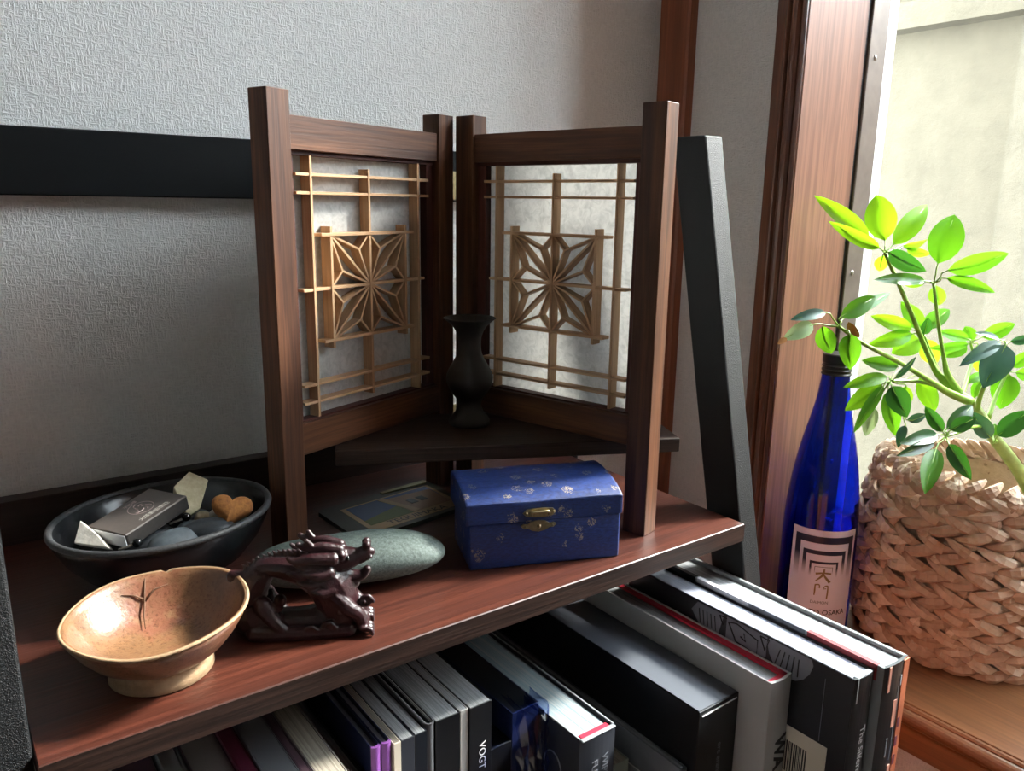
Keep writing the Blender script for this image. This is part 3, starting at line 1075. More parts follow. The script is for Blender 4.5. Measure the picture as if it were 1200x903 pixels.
def pebble(name, c, a, b, h, az, mat, label, cat='stone', tilt=0.0, wob=0.05, seed=1, sup=1.0, group=None):
    bm = bmesh.new()
    ellipsoid(bm, (0, 0, 0), (a, 0, 0), (0, b, 0), (0, 0, h), 20, 12, 0, seed, sup)
    rnd = random.Random(seed)
    ph = [rnd.random() * 6 for _ in range(3)]
    for v_ in bm.verts:
        p = v_.co
        k = 1 + wob * (math.sin(p.x / a * 2 + ph[0]) + math.sin(p.y / b * 2.5 + ph[1]))
        v_.co = p * k
    o = from_bm(name, bm, mat, None, True)
    o.matrix_basis = Matrix.Translation(c) @ Matrix.Rotation(R(az), 4, 'Z') @ Matrix.Rotation(tilt, 4, 'Y')
    return tag(o, label, cat, group)
pebble('pebble', (0.1180, 0.5360, 0.0340), 0.0200, 0.0130, 0.0100, 15, 'stone_slate', 'blue-grey slate pebble lying beside the matchbox in the bowl', seed=3)
pebble('pebble', (0.1420, 0.5380, 0.0375), 0.0190, 0.0120, 0.0090, -15, 'stone_black', 'smooth flat black pebble in front of the heart stone', seed=5)
pebble('pebble', (0.1080, 0.5680, 0.0260), 0.0220, 0.0190, 0.0120, 30, 'stone_black', 'dark round pebble underneath the matchbox in the bowl', seed=8)
pebble('pebble', (0.1330, 0.5560, 0.0330), 0.0110, 0.0085, 0.0075, 40, 'stone_slate', 'small speckled dark pebble below the tan stone chip', seed=11)
pebble('pebble', (0.1435, 0.5595, 0.0390), 0.0060, 0.0055, 0.0050, 10, 'stone_tan', 'tiny brownish pebble behind the smooth black pebble', seed=13)
pebble('pebble', (0.1515, 0.5560, 0.0400), 0.0055, 0.0050, 0.0050, 10, 'stone_white', 'tiny pale pebble tucked beside the heart stone', seed=14)
pebble('pebble', (0.0800, 0.5560, 0.0280), 0.0130, 0.0110, 0.0080, 60, 'stone_black', 'black pebble at the bowl wall below the white stone chip', seed=15)
pebble('pebble', (0.1600, 0.5560, 0.0320), 0.0150, 0.0120, 0.0100, 20, 'stone_slate', 'dark pebble underneath the heart stone', seed=17)
pebble('pebble', (0.1420, 0.5800, 0.0280), 0.0180, 0.0150, 0.0110, 70, 'stone_black', 'large dark pebble propping up the tan stone chip', seed=19)
for i, (c, lb) in enumerate((((0.0945, 0.5305, 0.0430), 'shiny black bead on a pin beside the matchbox end'), ((0.1320, 0.5570, 0.0432), 'shiny black seed bead resting on the speckled pebble'))):
    bd = empty('black_bead', c, 0, lb, 'bead')
    bm = bmesh.new(); ellipsoid(bm, (0, 0, 0), (0.0032, 0, 0), (0, 0.0030, 0), (0, 0, 0.0030), 14, 10)
    from_bm('bead', bm, 'bead_black', bd, True)
    bm = bmesh.new(); tube(bm, [(-0.002, 0, -0.0005), (-0.006, 0.001, -0.002), (-0.011, 0.002, -0.003)], 0.0008, 6)
    from_bm('pin', bm, 'screw_steel', bd, True)

def chip(name, pts, th, mat, label):
    """angular chip: an outline (4+ corners in 3-D) with thickness"""
    pts = [Vector(p) for p in pts]
    nrm = (pts[1] - pts[0]).cross(pts[-1] - pts[0]).normalized()
    c = sum(pts, Vector()) / len(pts)
    bm = bmesh.new()
    A = [bm.verts.new(p - c) for p in pts]
    B = [bm.verts.new((p - c) * 0.9 - nrm * th) for p in pts]
    n = len(pts)
    bm.faces.new(A); bm.faces.new(list(reversed(B)))
    for i in range(n):
        j = (i + 1) % n
        bm.faces.new((A[j], A[i], B[i], B[j]))
    bmesh.ops.recalc_face_normals(bm, faces=bm.faces[:])
    bmesh.ops.bevel(bm, geom=bm.edges[:], offset=0.0007, segments=2, affect='EDGES', profile=0.5)
    o = from_bm(name, bm, mat)
    o.location = c
    return tag(o, label, 'stone')
chip('stone_chip', [(0.0620, 0.5600, 0.0400), (0.0800, 0.5420, 0.0385), (0.0750, 0.5560, 0.0450), (0.0680, 0.5680, 0.0520)], 0.008, 'stone_white', 'white triangular stone chip at the pale end of the matchbox')
chip('stone_chip', [(0.1340, 0.5600, 0.0420), (0.1440, 0.5660, 0.0440), (0.1560, 0.5840, 0.0580), (0.1450, 0.5930, 0.0640), (0.1310, 0.5830, 0.0580)], 0.007, 'stone_tan', 'tan angular stone chip leaning behind the matchbox')
# heart-shaped rusty stone
bm = bmesh.new()
hp = []
for i in range(40):
    t = 2 * math.pi * i / 40
    hp.append((16 * math.sin(t) ** 3 / 17 * 0.0150, (13 * math.cos(t) - 5 * math.cos(2 * t) - 2 * math.cos(3 * t) - math.cos(4 * t)) / 17 * 0.0135))
layers = []
for k, sc_ in ((-0.0055, 0.80), (-0.0035, 0.97), (0, 1.0), (0.0035, 0.97), (0.0055, 0.80)):
    layers.append([bm.verts.new((x * sc_, k, y * sc_)) for x, y in hp])
for A, B in zip(layers, layers[1:]):
    for i in range(40):
        j = (i + 1) % 40
        bm.faces.new((A[i], A[j], B[j], B[i]))
bm.faces.new(layers[0]); bm.faces.new(list(reversed(layers[-1])))
bmesh.ops.recalc_face_normals(bm, faces=bm.faces[:])
o = from_bm('heart_stone', bm, 'stone_rust', None, True)
o.matrix_basis = Matrix.Translation((0.1590, 0.5430, 0.0475)) @ Matrix.Rotation(R(-18), 4, 'Z') @ Matrix.Rotation(R(-52), 4, 'X') @ Matrix.Rotation(R(14), 4, 'Y')
tag(o, 'rusty brown heart-shaped stone resting in the black bowl', 'stone')

# ------------------------------------------------------------------ dragon figurine
dg = empty('dragon_figurine', (0.1605, 0.4440, 0), 0, 'dark red carved dragon figurine standing in front of the river stone', 'figurine')
dx = Vector((0.0690, -0.0357, 0)).normalized()
dy = Vector((0.0357, 0.0690, 0)).normalized()
dg.matrix_basis = axes((0.1655, 0.4400, 0), dx, dy)
bm = bmesh.new()
def chain(pts):
    """pts: (u, v, w, r)"""
    q = [Vector(p[:3]) for p in pts]
    path = smooth_path(q, 4)
    rr = []
    for i in range(len(pts) - 1):
        for k in range(4):
            rr.append(pts[i][3] + (pts[i + 1][3] - pts[i][3]) * k / 4)
    rr.append(pts[-1][3])
    tube(bm, path, rr, 10)
    for p, r in ((q[0], pts[0][3]), (q[-1], pts[-1][3])):
        ellipsoid(bm, p, (r, 0, 0), (0, r, 0), (0, 0, r), 10, 7)
def ball(u, v, w, r):
    ellipsoid(bm, (u, v, w), (r, 0, 0), (0, r, 0), (0, 0, r), 10, 7)
# cloud base
chain([(-0.032, 0.004, 0.006, 0.006), (-0.018, 0.0, 0.006, 0.0075), (0.0, -0.002, 0.0055, 0.0075), (0.02, -0.002, 0.006, 0.008), (0.037, 0.0, 0.0055, 0.0065)])
chain([(-0.026, -0.008, 0.004, 0.005), (0.0, -0.010, 0.004, 0.005), (0.03, -0.009, 0.004, 0.005)])
chain([(-0.026, 0.010, 0.004, 0.005), (0.0, 0.012, 0.004, 0.005), (0.03, 0.010, 0.004, 0.005)])
# tail, arched back, neck
chain([(-0.0375, 0.0, 0.0385, 0.0040), (-0.030, 0.0, 0.0375, 0.0046), (-0.024, 0.0, 0.0415, 0.0050), (-0.018, 0.0, 0.0440, 0.0060), (-0.006, 0.0, 0.0425, 0.0080), (0.006, 0.0, 0.0390, 0.0095), (0.014, 0.0, 0.0360, 0.0110)])
chain([(0.014, 0.0, 0.0360, 0.0110), (0.020, 0.0, 0.0270, 0.0110), (0.024, 0.0, 0.0170, 0.0100), (0.026, 0.0, 0.0080, 0.0090)])
chain([(-0.020, 0.0, 0.0400, 0.0070), (-0.026, 0.0, 0.0280, 0.0085), (-0.026, 0.0, 0.0160, 0.0090), (-0.022, 0.0, 0.0070, 0.0080)])
chain([(0.008, 0.0, 0.0400, 0.0120), (0.018, 0.0, 0.0330, 0.0140), (0.023, 0.0, 0.0220, 0.0135), (0.026, 0.0, 0.0100, 0.0120)])
chain([(-0.030, 0.0, 0.0100, 0.0095), (-0.014, 0.0, 0.0070, 0.0090), (0.004, 0.0, 0.0070, 0.0090), (0.024, 0.0, 0.0085, 0.0110)])
chain([(-0.022, 0.0, 0.0390, 0.0075), (-0.029, 0.0, 0.0270, 0.0100), (-0.029, 0.0, 0.0150, 0.0105), (-0.026, 0.0, 0.0070, 0.0095)])
for (mu, mv, mw) in ((0.006, 0.010, 0.047), (0.002, 0.011, 0.042), (0.008, 0.012, 0.036), (0.014, 0.013, 0.031), (0.012, 0.013, 0.042)):
    for s in (-1, 1):
        chain([(mu + 0.008, s * (mv - 0.003), mw, 0.0036), (mu + 0.001, s * mv, mw - 0.0005, 0.0030), (mu - 0.006, s * mv, mw + 0.0015, 0.0012)])
# belly frill inside the gap
ball(-0.010, -0.006, 0.0240, 0.0040); ball(-0.014, -0.008, 0.0200, 0.0030); chain([(-0.010, -0.006, 0.024, 0.003), (-0.011, -0.006, 0.016, 0.0022), (-0.010, -0.006, 0.009, 0.003)])
# head
chain([(0.012, 0.0, 0.0450, 0.0095), (0.020, 0.0, 0.0465, 0.0105), (0.028, 0.0, 0.0465, 0.0080), (0.037, 0.0, 0.0480, 0.0050), (0.0415, 0.0, 0.0505, 0.0042)])
ball(0.0420, -0.0025, 0.0555, 0.0030); ball(0.0420, 0.0025, 0.0555, 0.0030)
ball(0.0445, 0.0, 0.0500, 0.0028)
chain([(0.024, 0.0, 0.0380, 0.0065), (0.032, 0.0, 0.0345, 0.0045), (0.0385, 0.0, 0.0350, 0.0035), (0.0420, 0.0, 0.0385, 0.0026)])
ball(0.0340, 0.0, 0.0300, 0.0035); ball(0.0300, 0.0, 0.0270, 0.0035)
for s in (-1, 1):
    ball(0.0270, s * 0.0065, 0.0510, 0.0032)                                   # brow
    for k in range(4):
        ball(0.0385 + 0.0020 * k, s * 0.0032, 0.0450 + 0.001 * k, 0.0012)       # teeth
    chain([(0.026, s * 0.004, 0.0540, 0.0034), (0.016, s * 0.005, 0.0570, 0.0030), (0.008, s * 0.006, 0.0565, 0.0026), (0.002, s * 0.007, 0.0600, 0.0018)])   # horn
    chain([(0.010, s * 0.006, 0.0575, 0.0022), (0.007, s * 0.007, 0.0620, 0.0016)])
    chain([(0.022, s * 0.008, 0.0500, 0.0040), (0.010, s * 0.010, 0.0515, 0.0034), (0.000, s * 0.010, 0.0505, 0.0022), (-0.004, s * 0.010, 0.0530, 0.0012)])  # ear and mane
    chain([(0.018, s * 0.009, 0.0420, 0.0045), (0.008, s * 0.011, 0.0430, 0.0032), (0.002, s * 0.011, 0.0410, 0.0016)])
    # fore legs and claws
    chain([(0.022, s * 0.008, 0.0270, 0.0060), (0.030, s * 0.010, 0.0190, 0.0050), (0.0365, s * 0.009, 0.0130, 0.0042), (0.0390, s * 0.009, 0.0060, 0.0040)])
    for k in (-1, 0, 1):
        chain([(0.0380, s * 0.009 + k * 0.0035, 0.0060, 0.0020), (0.0435, s * 0.009 + k * 0.0040, 0.0045, 0.0018), (0.0445, s * 0.009 + k * 0.0040, 0.0015, 0.0012)])
    chain([(-0.020, s * 0.008, 0.0220, 0.0060), (-0.014, s * 0.010, 0.0130, 0.0045), (-0.008, s * 0.010, 0.0060, 0.0038)])
# cloud curls at the front
for (u, v_, w_, r_) in ((0.018, -0.0125, 0.0075, 0.0042), (0.027, -0.0120, 0.0180, 0.0036), (0.041, -0.004, 0.0190, 0.0042), (0.008, -0.013, 0.006, 0.0034)):
    chain([(u + r_ * math.cos(a) * (1 - a / 11), v_, w_ + r_ * math.sin(a) * (1 - a / 11), 0.0015) for a in (0, 1.2, 2.4, 3.6, 4.8, 6.0, 7.2)])
# spines along the back
for k in range(15):
    t = k / 14
    u = -0.030 + 0.042 * t
    w_ = 0.0425 + 0.0085 * math.sin(min(1, t * 1.35) * math.pi * 0.62) + 0.0018
    tube(bm, [(u + 0.001, 0, w_ - 0.004), (u - 0.0005, 0, w_ + 0.0005), (u - 0.0022, 0, w_ + 0.0022)], [0.0016, 0.0011, 0.0003], 6)
for v_ in bm.verts:
    v_.co.z = max(v_.co.z, 0.0004)
bmesh.ops.recalc_face_normals(bm, faces=bm.faces[:])
o = from_bm('dragon_body', bm, 'resin_red', dg, True)
md = o.modifiers.new('merge', 'REMESH')
md.mode = 'VOXEL'; md.voxel_size = 0.0006; md.use_smooth_shade = True
for s in (-1, 1):
    bm = bmesh.new(); ellipsoid(bm, (0.0305, s * 0.0068, 0.0495), (0.0016, 0, 0), (0, 0.0012, 0), (0, 0, 0.0016), 10, 7)
    from_bm('eye', bm, 'bead_black', dg, True)

# ------------------------------------------------------------------ books on the lower shelf
def book(name, label, x0, x1, yf, zt, cover, page='pages_white', depth=0.20, kind='hard', spine=None, ct=0.0022, sq=0.0035, endp=None, left=None, right=None, zb=ZB, cat='book', group=None):
    b = empty(name, ((x0 + x1) / 2, yf, zb), 0, label, cat, group)
    cxx = (x0 + x1) / 2
    a0, a1 = x0 - cxx, x1 - cxx
    h = zt - zb
    sp = spine or cover
    if kind == 'hard':
        box('cover', (a0, 0.0008, 0), (a0 + ct, depth, h), left or cover, b, 0.0005, 'z')
        box('cover', (a1 - ct, 0.0008, 0), (a1, depth, h), right or cover, b, 0.0005, 'z')
        bm = bmesh.new()                               # slightly rounded spine
        n = 8
        A, Bq = [], []
        for i in range(n + 1):
            t = i / n
            x = a0 + (a1 - a0) * t
            y = 0.0008 - 0.0018 * math.sin(math.pi * t) - 0.0
            A.append((x, y)); Bq.append((min(max(x, a0 + ct), a1 - ct), y + 0.0022))
        lo = [[bm.verts.new((x, y, z)) for x, y in A] for z in (0, h)]
        hi = [[bm.verts.new((x, y, z)) for x, y in Bq] for z in (0, h)]
        for i in range(n):
            bm.faces.new((lo[0][i], lo[0][i + 1], lo[1][i + 1], lo[1][i]))
            bm.faces.new((hi[0][i], hi[1][i], hi[1][i + 1], hi[0][i + 1]))
            bm.faces.new((lo[1][i], lo[1][i + 1], hi[1][i + 1], hi[1][i]))
            bm.faces.new((lo[0][i], hi[0][i], hi[0][i + 1], lo[0][i + 1]))
        bm.faces.new((lo[0][0], lo[1][0], hi[1][0], hi[0][0])); bm.faces.new((lo[0][n], hi[0][n], hi[1][n], lo[1][n]))
        bmesh.ops.recalc_face_normals(bm, faces=bm.faces[:])
        s_ = from_bm('spine', bm, sp, b)
        e = 0.0
        if endp:
            box('endpaper', (a0 + ct, 0.003, 0.003), (a0 + ct + 0.0008, depth - 0.003, h - 0.0018), endp, b, 0)
            box('endpaper', (a1 - ct - 0.0052, 0.003, 0.003), (a1 - ct, depth - 0.003, h - 0.0012), endp, b, 0)
            box('headband', (a0 + ct, 0.0022, h - 0.03), (a1 - ct, 0.0062, h - 0.0012), endp, b, 0)
            e = 0.0054
        box('page_block', (a0 + ct + (0.0008 if endp else 0.0001), 0.0062 if endp else 0.0035, 0.003), (a1 - ct - e - 0.0001, depth - 0.003, h - sq), page, b, 0.0004)
    elif kind == 'soft':
        box('page_block', (a0 + 0.0006, 0.0006, 0), (a1 - 0.0006, depth, h - 0.0003), page, b, 0.0004)
        box('cover', (a0, 0.0003, 0), (a0 + 0.0006, depth, h), left or cover, b, 0)
        box('cover', (a1 - 0.0006, 0.0003, 0), (a1, depth, h), right or cover, b, 0)
        box('spine', (a0, -0.0004, 0), (a1, 0.0006, h), sp, b, 0.0002, 'z')
    b['_h'] = 0
    del b['_h']
    return b, a0, a1, h

def spine_text(b, s, size, mat, x, h, drop, y=-0.0014):
    return text_mesh('spine_lettering', s, size, mat, b, axes((x, y, h - drop), (0, 0, -1), (1, 0, 0)))

# tall art books beyond the shelf end
b1, a0, a1, h = book('art_book', 'tall art book with a black and copper illustrated spine next to the window sill', 0.5115, 0.5425, 0.2475, -0.0525, 'cover_silver', 'pages_white', 0.235, 'hard', 'cover_black', 0.0036, 0.0030)
box('copper_panel', (a1 - 0.0068, -0.0008, 0.02), (a1 + 0.0004, 0.0002, h - 0.0015), 'copper_foil', b1, 0.0002, 'z')
box('copper_panel', (a1, -0.0008, 0.0), (a1 + 0.0005, 0.22, h - 0.0015), 'copper_foil', b1, 0, 'z')
for (x, z0, z1, ww, mt) in ((0.002, 0.030, 0.052, 0.0050, 'skin_print'), (-0.010, 0.0, 0.020, 0.003, 'skin_print'), (0.0045, 0.085, 0.13, 0.004, 'skin_print'), (0.0035, 0.02, 0.08, 0.0006, 'print_grey'), (-0.003, 0.06, 0.075, 0.0014, 'print_grey'), (0.0065, 0.012, 0.02, 0.0010, 'print_white')):
    box('spine_figure', (x - ww / 2, -0.00125, h - z1), (x + ww / 2, -0.0006, h - z0), mt, b1, 0.0001)
for k in range(6):
    z = 0.048 + 0.0155 * k
    box('spine_mark', (a1 - 0.0060, -0.00095, h - z - 0.008), (a1 - 0.0030, -0.0007, h - z), 'cover_maroon', b1, 0)
# illustrated strip along the top of its left cover
for y0, y1, mt in ((0.006, 0.062, 'red_band'), (0.064, 0.115, 'print_grey'), (0.117, 0.170, 'print_white'), (0.172, 0.230, 'cover_black')):
    box('cover_print', (a0 - 0.0004, y0, h - 0.012), (a0 + 0.0036, y1, h + 0.0002), mt, b1, 0)

b2, a0, a1, h = book('art_book', 'thick black art book with a barcode panel and white drawings on its cover', 0.4865, 0.5108, 0.2545, -0.0560, 'cover_ink', 'pages_lilac', 0.22, 'hard', 'cover_black', 0.0020, 0.0012)
spine_text(b2, 'The Silferne', 0.0088, 'print_white', 0.002, h, 0.040)
box('headband', (a0 + 0.003, -0.0002, h - 0.02), (a1 - 0.003, 0.0040, h + 0.0004), 'cover_silver', b2, 0.0006)
def cover_poly(b, pts, mat, name, xoff):
    """flat print on the left cover: (y, down from top)"""
    bm = bmesh.new()
    A = [bm.verts.new((xoff, y, h - d)) for y, d in pts]
    B = [bm.verts.new((xoff - 0.0002, y, h - d)) for y, d in pts]
    n = len(pts)
    for i in range(n):
        j = (i + 1) % n
        bm.faces.new((A[i], A[j], B[j], B[i]))
    bm.faces.new(A); bm.faces.new(B)
    bmesh.ops.recalc_face_normals(bm, faces=bm.faces[:])
    return from_bm(name, bm, mat, b)
def cover_line(b, pts, mat, name, xoff, r=0.00045):
    bm = bmesh.new()
    tube(bm, [(xoff, y, h - d) for y, d in pts], r, 5)
    return from_bm(name, bm, mat, b)
X2 = a0
fan = [(0.070, 0.0012)] + [(0.052 + 0.020 * math.cos(R(q)), 0.0012 + 0.024 * math.sin(R(q))) for q in range(10, 171, 20)] + [(0.034, 0.0012)]
cover_poly(b2, fan, 'print_grey', 'cover_print', X2)
cover_poly(b2, [(0.110, 0.0012), (0.110, 0.020), (0.092, 0.024), (0.072, 0.018), (0.072, 0.0012)], 'print_grey', 'cover_print', X2)
cover_poly(b2, [(0.140, 0.0012), (0.146, 0.010), (0.135, 0.022), (0.118, 0.022), (0.113, 0.0012)], 'print_grey', 'cover_print', X2)
for q in range(5):
    cover_line(b2, [(0.060 - 0.004 * q, 0.006), (0.064 - 0.005 * q, 0.020)], 'print_black', 'cover_drawing', X2 - 0.0003)
    cover_line(b2, [(0.138 - 0.004 * q, 0.006), (0.136 - 0.004 * q, 0.018)], 'print_black', 'cover_drawing', X2 - 0.0003)
for poly in ([(0.108, 0.005), (0.100, 0.003), (0.080, 0.008), (0.080, 0.020), (0.100, 0.018), (0.108, 0.005)], [(0.078, 0.003), (0.070, 0.003), (0.073, 0.013), (0.078, 0.003)], [(0.117, 0.003), (0.110, 0.003), (0.113, 0.010), (0.117, 0.003)], [(0.093, 0.008), (0.091, 0.014), (0.096, 0.012)]):
    cover_line(b2, poly, 'print_black', 'cover_drawing', X2 - 0.0003, 0.0006)
cover_line(b2, [(0.022, 0.010), (0.022, 0.060)], 'print_grey', 'cover_drawing', X2 - 0.0002, 0.0003)
bc = cover_poly(b2, [(0.0150, 0.062), (0.0850, 0.062), (0.0850, 0.120), (0.0150, 0.120)], 'cover_cream', 'barcode_panel', X2 - 0.0001)
xx = 0.058
rb = random.Random(3)
while xx > 0.030:
    ww = rb.choice((0.0004, 0.0008, 0.0012))
    bm = bmesh.new(); bm_box(bm, (X2 - 0.0004, xx - ww, h - 0.100), (X2 - 0.0003, xx, h - 0.074))
    from_bm('barcode_bar', bm, 'print_black', bc)
    xx -= ww + rb.choice((0.0005, 0.0009))

b3, a0, a1, h = book('hardback_book', 'light grey hardback with bright red endpapers beside the black slipcase', 0.4612, 0.4856, 0.3020, -0.0745, 'cover_grey', 'pages_white', 0.20, 'hard', 'cover_grey', 0.0014, 0.0026, 'red_paper')
text_mesh('spine_lettering', 'WA', 0.0165, 'print_black', b3, axes((0.0020, -0.0014, h - 0.047), (0, 0, -1), (1, 0, 0)), None, 0.0006)

b4 = empty('slipcase_book', (0.4385, 0.3290, ZB), 0, 'black boxed slipcase with its lit top painted pale grey beside the red and grey hardback', 'book')
h = -0.095 - ZB
box('case', (-0.0222, 0.0, 0.0), (0.0222, 0.30, h), 'cover_black', b4, 0.0005, 'z')
box('case_top_lit', (-0.0214, 0.0012, h), (0.0214, 0.299, h + 0.0003), 'case_lit_grey', b4, 0)  # thin sheet: daylight on the black top put into its colour
bar('white_lip', (-0.0190, -0.0004, h - 0.0045), (0.0195, -0.0004, h - 0.0035), 0.0006, 0.0008, (0, 1, 0), 'print_white', b4, 0)
text_mesh('spine_lettering', 'ere erans', 0.0072, 'print_grey', b4, axes((0.0030, -0.0006, h - 0.034), (0, 0, -1), (1, 0, 0)))

book('thin_book', 'thin mid-grey book leaning against the black slipcase', 0.4095, 0.4157, 0.3355, -0.1440, 'cover_midgrey', 'pages_white', 0.33, 'hard', None, 0.0012, 0.0006)
book('small_book', 'small white paperback in front of the thin grey book', 0.4000, 0.4090, 0.3600, -0.1700, 'cover_white', 'pages_white', 0.14, 'soft')
book('small_book', 'small cream-paged book with a sage spine next to the wrapped hardback', 0.3810, 0.3995, 0.3800, -0.1570, 'cover_sage', 'pages_cream', 0.15, 'soft')

b6, a0, a1, h = book('hardback_book', 'charcoal hardback with a red headband and silver spine lettering', 0.3390, 0.3730, 0.3690, -0.1100, 'cover_charcoal', 'pages_colour', 0.30, 'hard', 'cover_charcoal', 0.0026, 0.0022)
box('headband', (a0 + 0.004, 0.0022, h - 0.01), (a1 - 0.003, 0.0078, h - 0.0012), 'red_paper', b6, 0.0004)
box('spine_cap', (a0 + 0.001, -0.0012, h - 0.0012), (a1 - 0.001, 0.0022, h + 0.0002), 'cover_silver', b6, 0.0004)
for x in (a0 + 0.0005, a1 - 0.0016):
    box('cover_edge', (x, 0.002, h - 0.0004), (x + 0.0013, 0.299, h + 0.0003), 'cover_silver', b6, 0)
spine_text(b6, 'WIPE', 0.0085, 'print_grey', 0.006, h, 0.018)
spine_text(b6, 'FUT', 0.0085, 'print_grey', -0.004, h, 0.020)
bm = bmesh.new()                                      # swirl print on its left cover
tube(bm, [(a0 - 0.0002, 0.030 + 0.010 * math.cos(t), h - 0.040 + 0.014 * math.sin(t)) for t in [0.4 * k for k in range(16)]], 0.0006, 5)
from_bm('cover_swirl', bm, 'print_grey', b6)

b7, a0, a1, h = book('wrapped_book', 'dark navy book in crinkled clear plastic wrap', 0.3125, 0.3370, 0.4150, -0.1030, 'cover_navy', 'cover_black', 0.18, 'soft')
bm = bmesh.new()                                      # crumpled film standing off the spine
rw = random.Random(5)
grid = []
for i in range(13):
    col = []
    t = i / 12
    for j in range(12):
        s = j / 11
        x = a0 - 0.003 + (a1 - a0 + 0.0035) * t
        y = -0.010 - 0.010 * math.sin(math.pi * t) + rw.uniform(-0.0035, 0.0035)
        z = h + 0.004 - 0.12 * s + (rw.uniform(-0.003, 0.005) if j == 0 else rw.uniform(-0.002, 0.002))
        col.append(bm.verts.new((x + rw.uniform(-0.001, 0.001), y, z)))
    grid.append(col)
for A, B in zip(grid, grid[1:]):
    for j in range(11):
        bm.faces.new((A[j], A[j + 1], B[j + 1], B[j]))
top = [bm.verts.new((c[0].co.x, c[0].co.y + 0.022 + rw.uniform(-0.003, 0.003), c[0].co.z + rw.uniform(-0.004, 0.004))) for c in grid]
for i in range(12):
    bm.faces.new((grid[i][0], grid[i + 1][0], top[i + 1], top[i]))
from_bm('plastic_wrap', bm, 'clear_film', b7)

book('gap_filler', 'added black block for the dark gap between the wrapped book and a white-paged one', 0.2900, 0.3118, 0.4150, -0.1250, 'cover_black', 'cover_black', 0.18, 'soft')  # book-shaped filler added as the darkness of the gap
b8, a0, a1, h = book('design_book', 'black-spined design book with white pages and silver lettering', 0.2705, 0.2886, 0.4076, -0.0780, 'cover_black', 'pages_white', 0.18, 'soft')
spine_text(b8, 'VOGT design', 0.0078, 'print_white', 0.001, h, 0.030, -0.0006)
b9, a0, a1, h = book('thin_book', 'thin grey-spined white-paged book beside the design book', 0.2635, 0.2700, 0.4090, -0.0783, 'cover_grey', 'pages_white', 0.18, 'soft')
book('thick_book', 'thick white-paged paperback with a black spine', 0.2440, 0.2630, 0.4090, -0.0783, 'cover_black', 'pages_white', 0.18, 'soft')
# folded magazine
mg = empty('folded_magazine', (0.2405, 0.4080, ZB), 0, 'grey folded magazine with a rounded back', 'magazine')
h = -0.078 - ZB
for k, (r1, mt) in enumerate(((0.0040, 'cover_midgrey'), (0.0028, 'card_white'), (0.0016, 'cover_midgrey'))):
    bm = bmesh.new()
    pr_ = [(-r1, 0.18)] + [(-r1 * math.cos(R(a)), r1 * 1.2 * (1 - math.sin(R(a))) + 0.0045 - r1) for a in range(0, 181, 15)] + [(r1, 0.18)]
    A = [bm.verts.new((x, y, 0)) for x, y in pr_]; B = [bm.verts.new((x, y, h - 0.0008 * k)) for x, y in pr_]
    C_ = [bm.verts.new((x * 0.75, y + 0.0006, 0)) for x, y in pr_]; D_ = [bm.verts.new((x * 0.75, y + 0.0006, h - 0.0008 * k)) for x, y in pr_]
    for i in range(len(pr_) - 1):
        bm.faces.new((A[i], A[i + 1], B[i + 1], B[i])); bm.faces.new((C_[i], D_[i], D_[i + 1], C_[i + 1])); bm.faces.new((B[i], B[i + 1], D_[i + 1], D_[i]))
    from_bm('folded_sheet', bm, mt, mg)
bk, a0, a1, h = book('dark_book', 'dark-spined paperback with a white line across the spine', 0.2270, 0.2360, 0.4070, -0.0800, 'cover_ink', 'pages_white', 0.18, 'soft')
box('spine_line', (a0 + 0.001, -0.0006, h - 0.034), (a1 - 0.0005, -0.0003, h - 0.0325), 'print_white', bk, 0)
book('dark_book', 'charcoal-spined paperback between the cream booklet and the striped spine', 0.2170, 0.2266, 0.4070, -0.0800, 'cover_charcoal', 'pages_white', 0.18, 'soft')
book('cream_booklet', 'cream booklet with a pale lilac edge beside the purple books', 0.2145 - 0.003, 0.2166, 0.4070, -0.0800, 'cover_cream', 'pages_cream', 0.18, 'soft')
for i, (x0, x1) in enumerate(((0.2040, 0.2108), (0.1965, 0.2032))):
    bp, a0, a1, h = book('purple_book', ('purple-spined hardback touching the cream booklet', 'purple-spined hardback beside the low black book')[i], x0, x1, 0.4085, -0.0780, 'cover_navy', 'pages_white', 0.18, 'hard', 'cover_purple', 0.0010, 0.0030)
    spine_text(bp, 'Legacy', 0.0048, 'cover_navy', 0.0, h, 0.024)
book('low_book', 'low black book with a white edge beside the purple hardbacks', 0.1855, 0.1955, 0.4060, -0.1000, 'cover_black', 'pages_white', 0.18, 'hard', None, 0.0010, 0.0030, None, None, 'cover_black')
book('cream_book', 'cream book in the shade between the low black book and a warm grey one', 0.1735, 0.1850, 0.3900, -0.0930, 'cover_warmgrey', 'pages_cream', 0.20, 'soft')
book('grey_book', 'warm grey thick book with a dark red stripe in the shaded row', 0.1560, 0.1725, 0.3400, -0.0720, 'cover_warmgrey', 'pages_cream', 0.24, 'soft')
book('plum_book', 'narrow dark plum book in the shaded row', 0.1500, 0.1556, 0.3350, -0.0725, 'cover_plum', 'cover_plum', 0.24, 'soft')
book('grey_book', 'plain charcoal-grey book between the maroon book and the narrow plum one', 0.1310, 0.1495, 0.3350, -0.0725, 'cover_midgrey', 'cover_midgrey', 0.24, 'soft')
book('maroon_book', 'dark maroon book in the shaded row', 0.1205, 0.1304, 0.3350, -0.0735, 'cover_maroon', 'cover_maroon', 0.24, 'soft')
book('plum_book', 'wide dull plum-grey book between the maroon and silver-grey ones', 0.0980, 0.1200, 0.3450, -0.0760, 'cover_plum', 'cover_warmgrey', 0.23, 'soft')
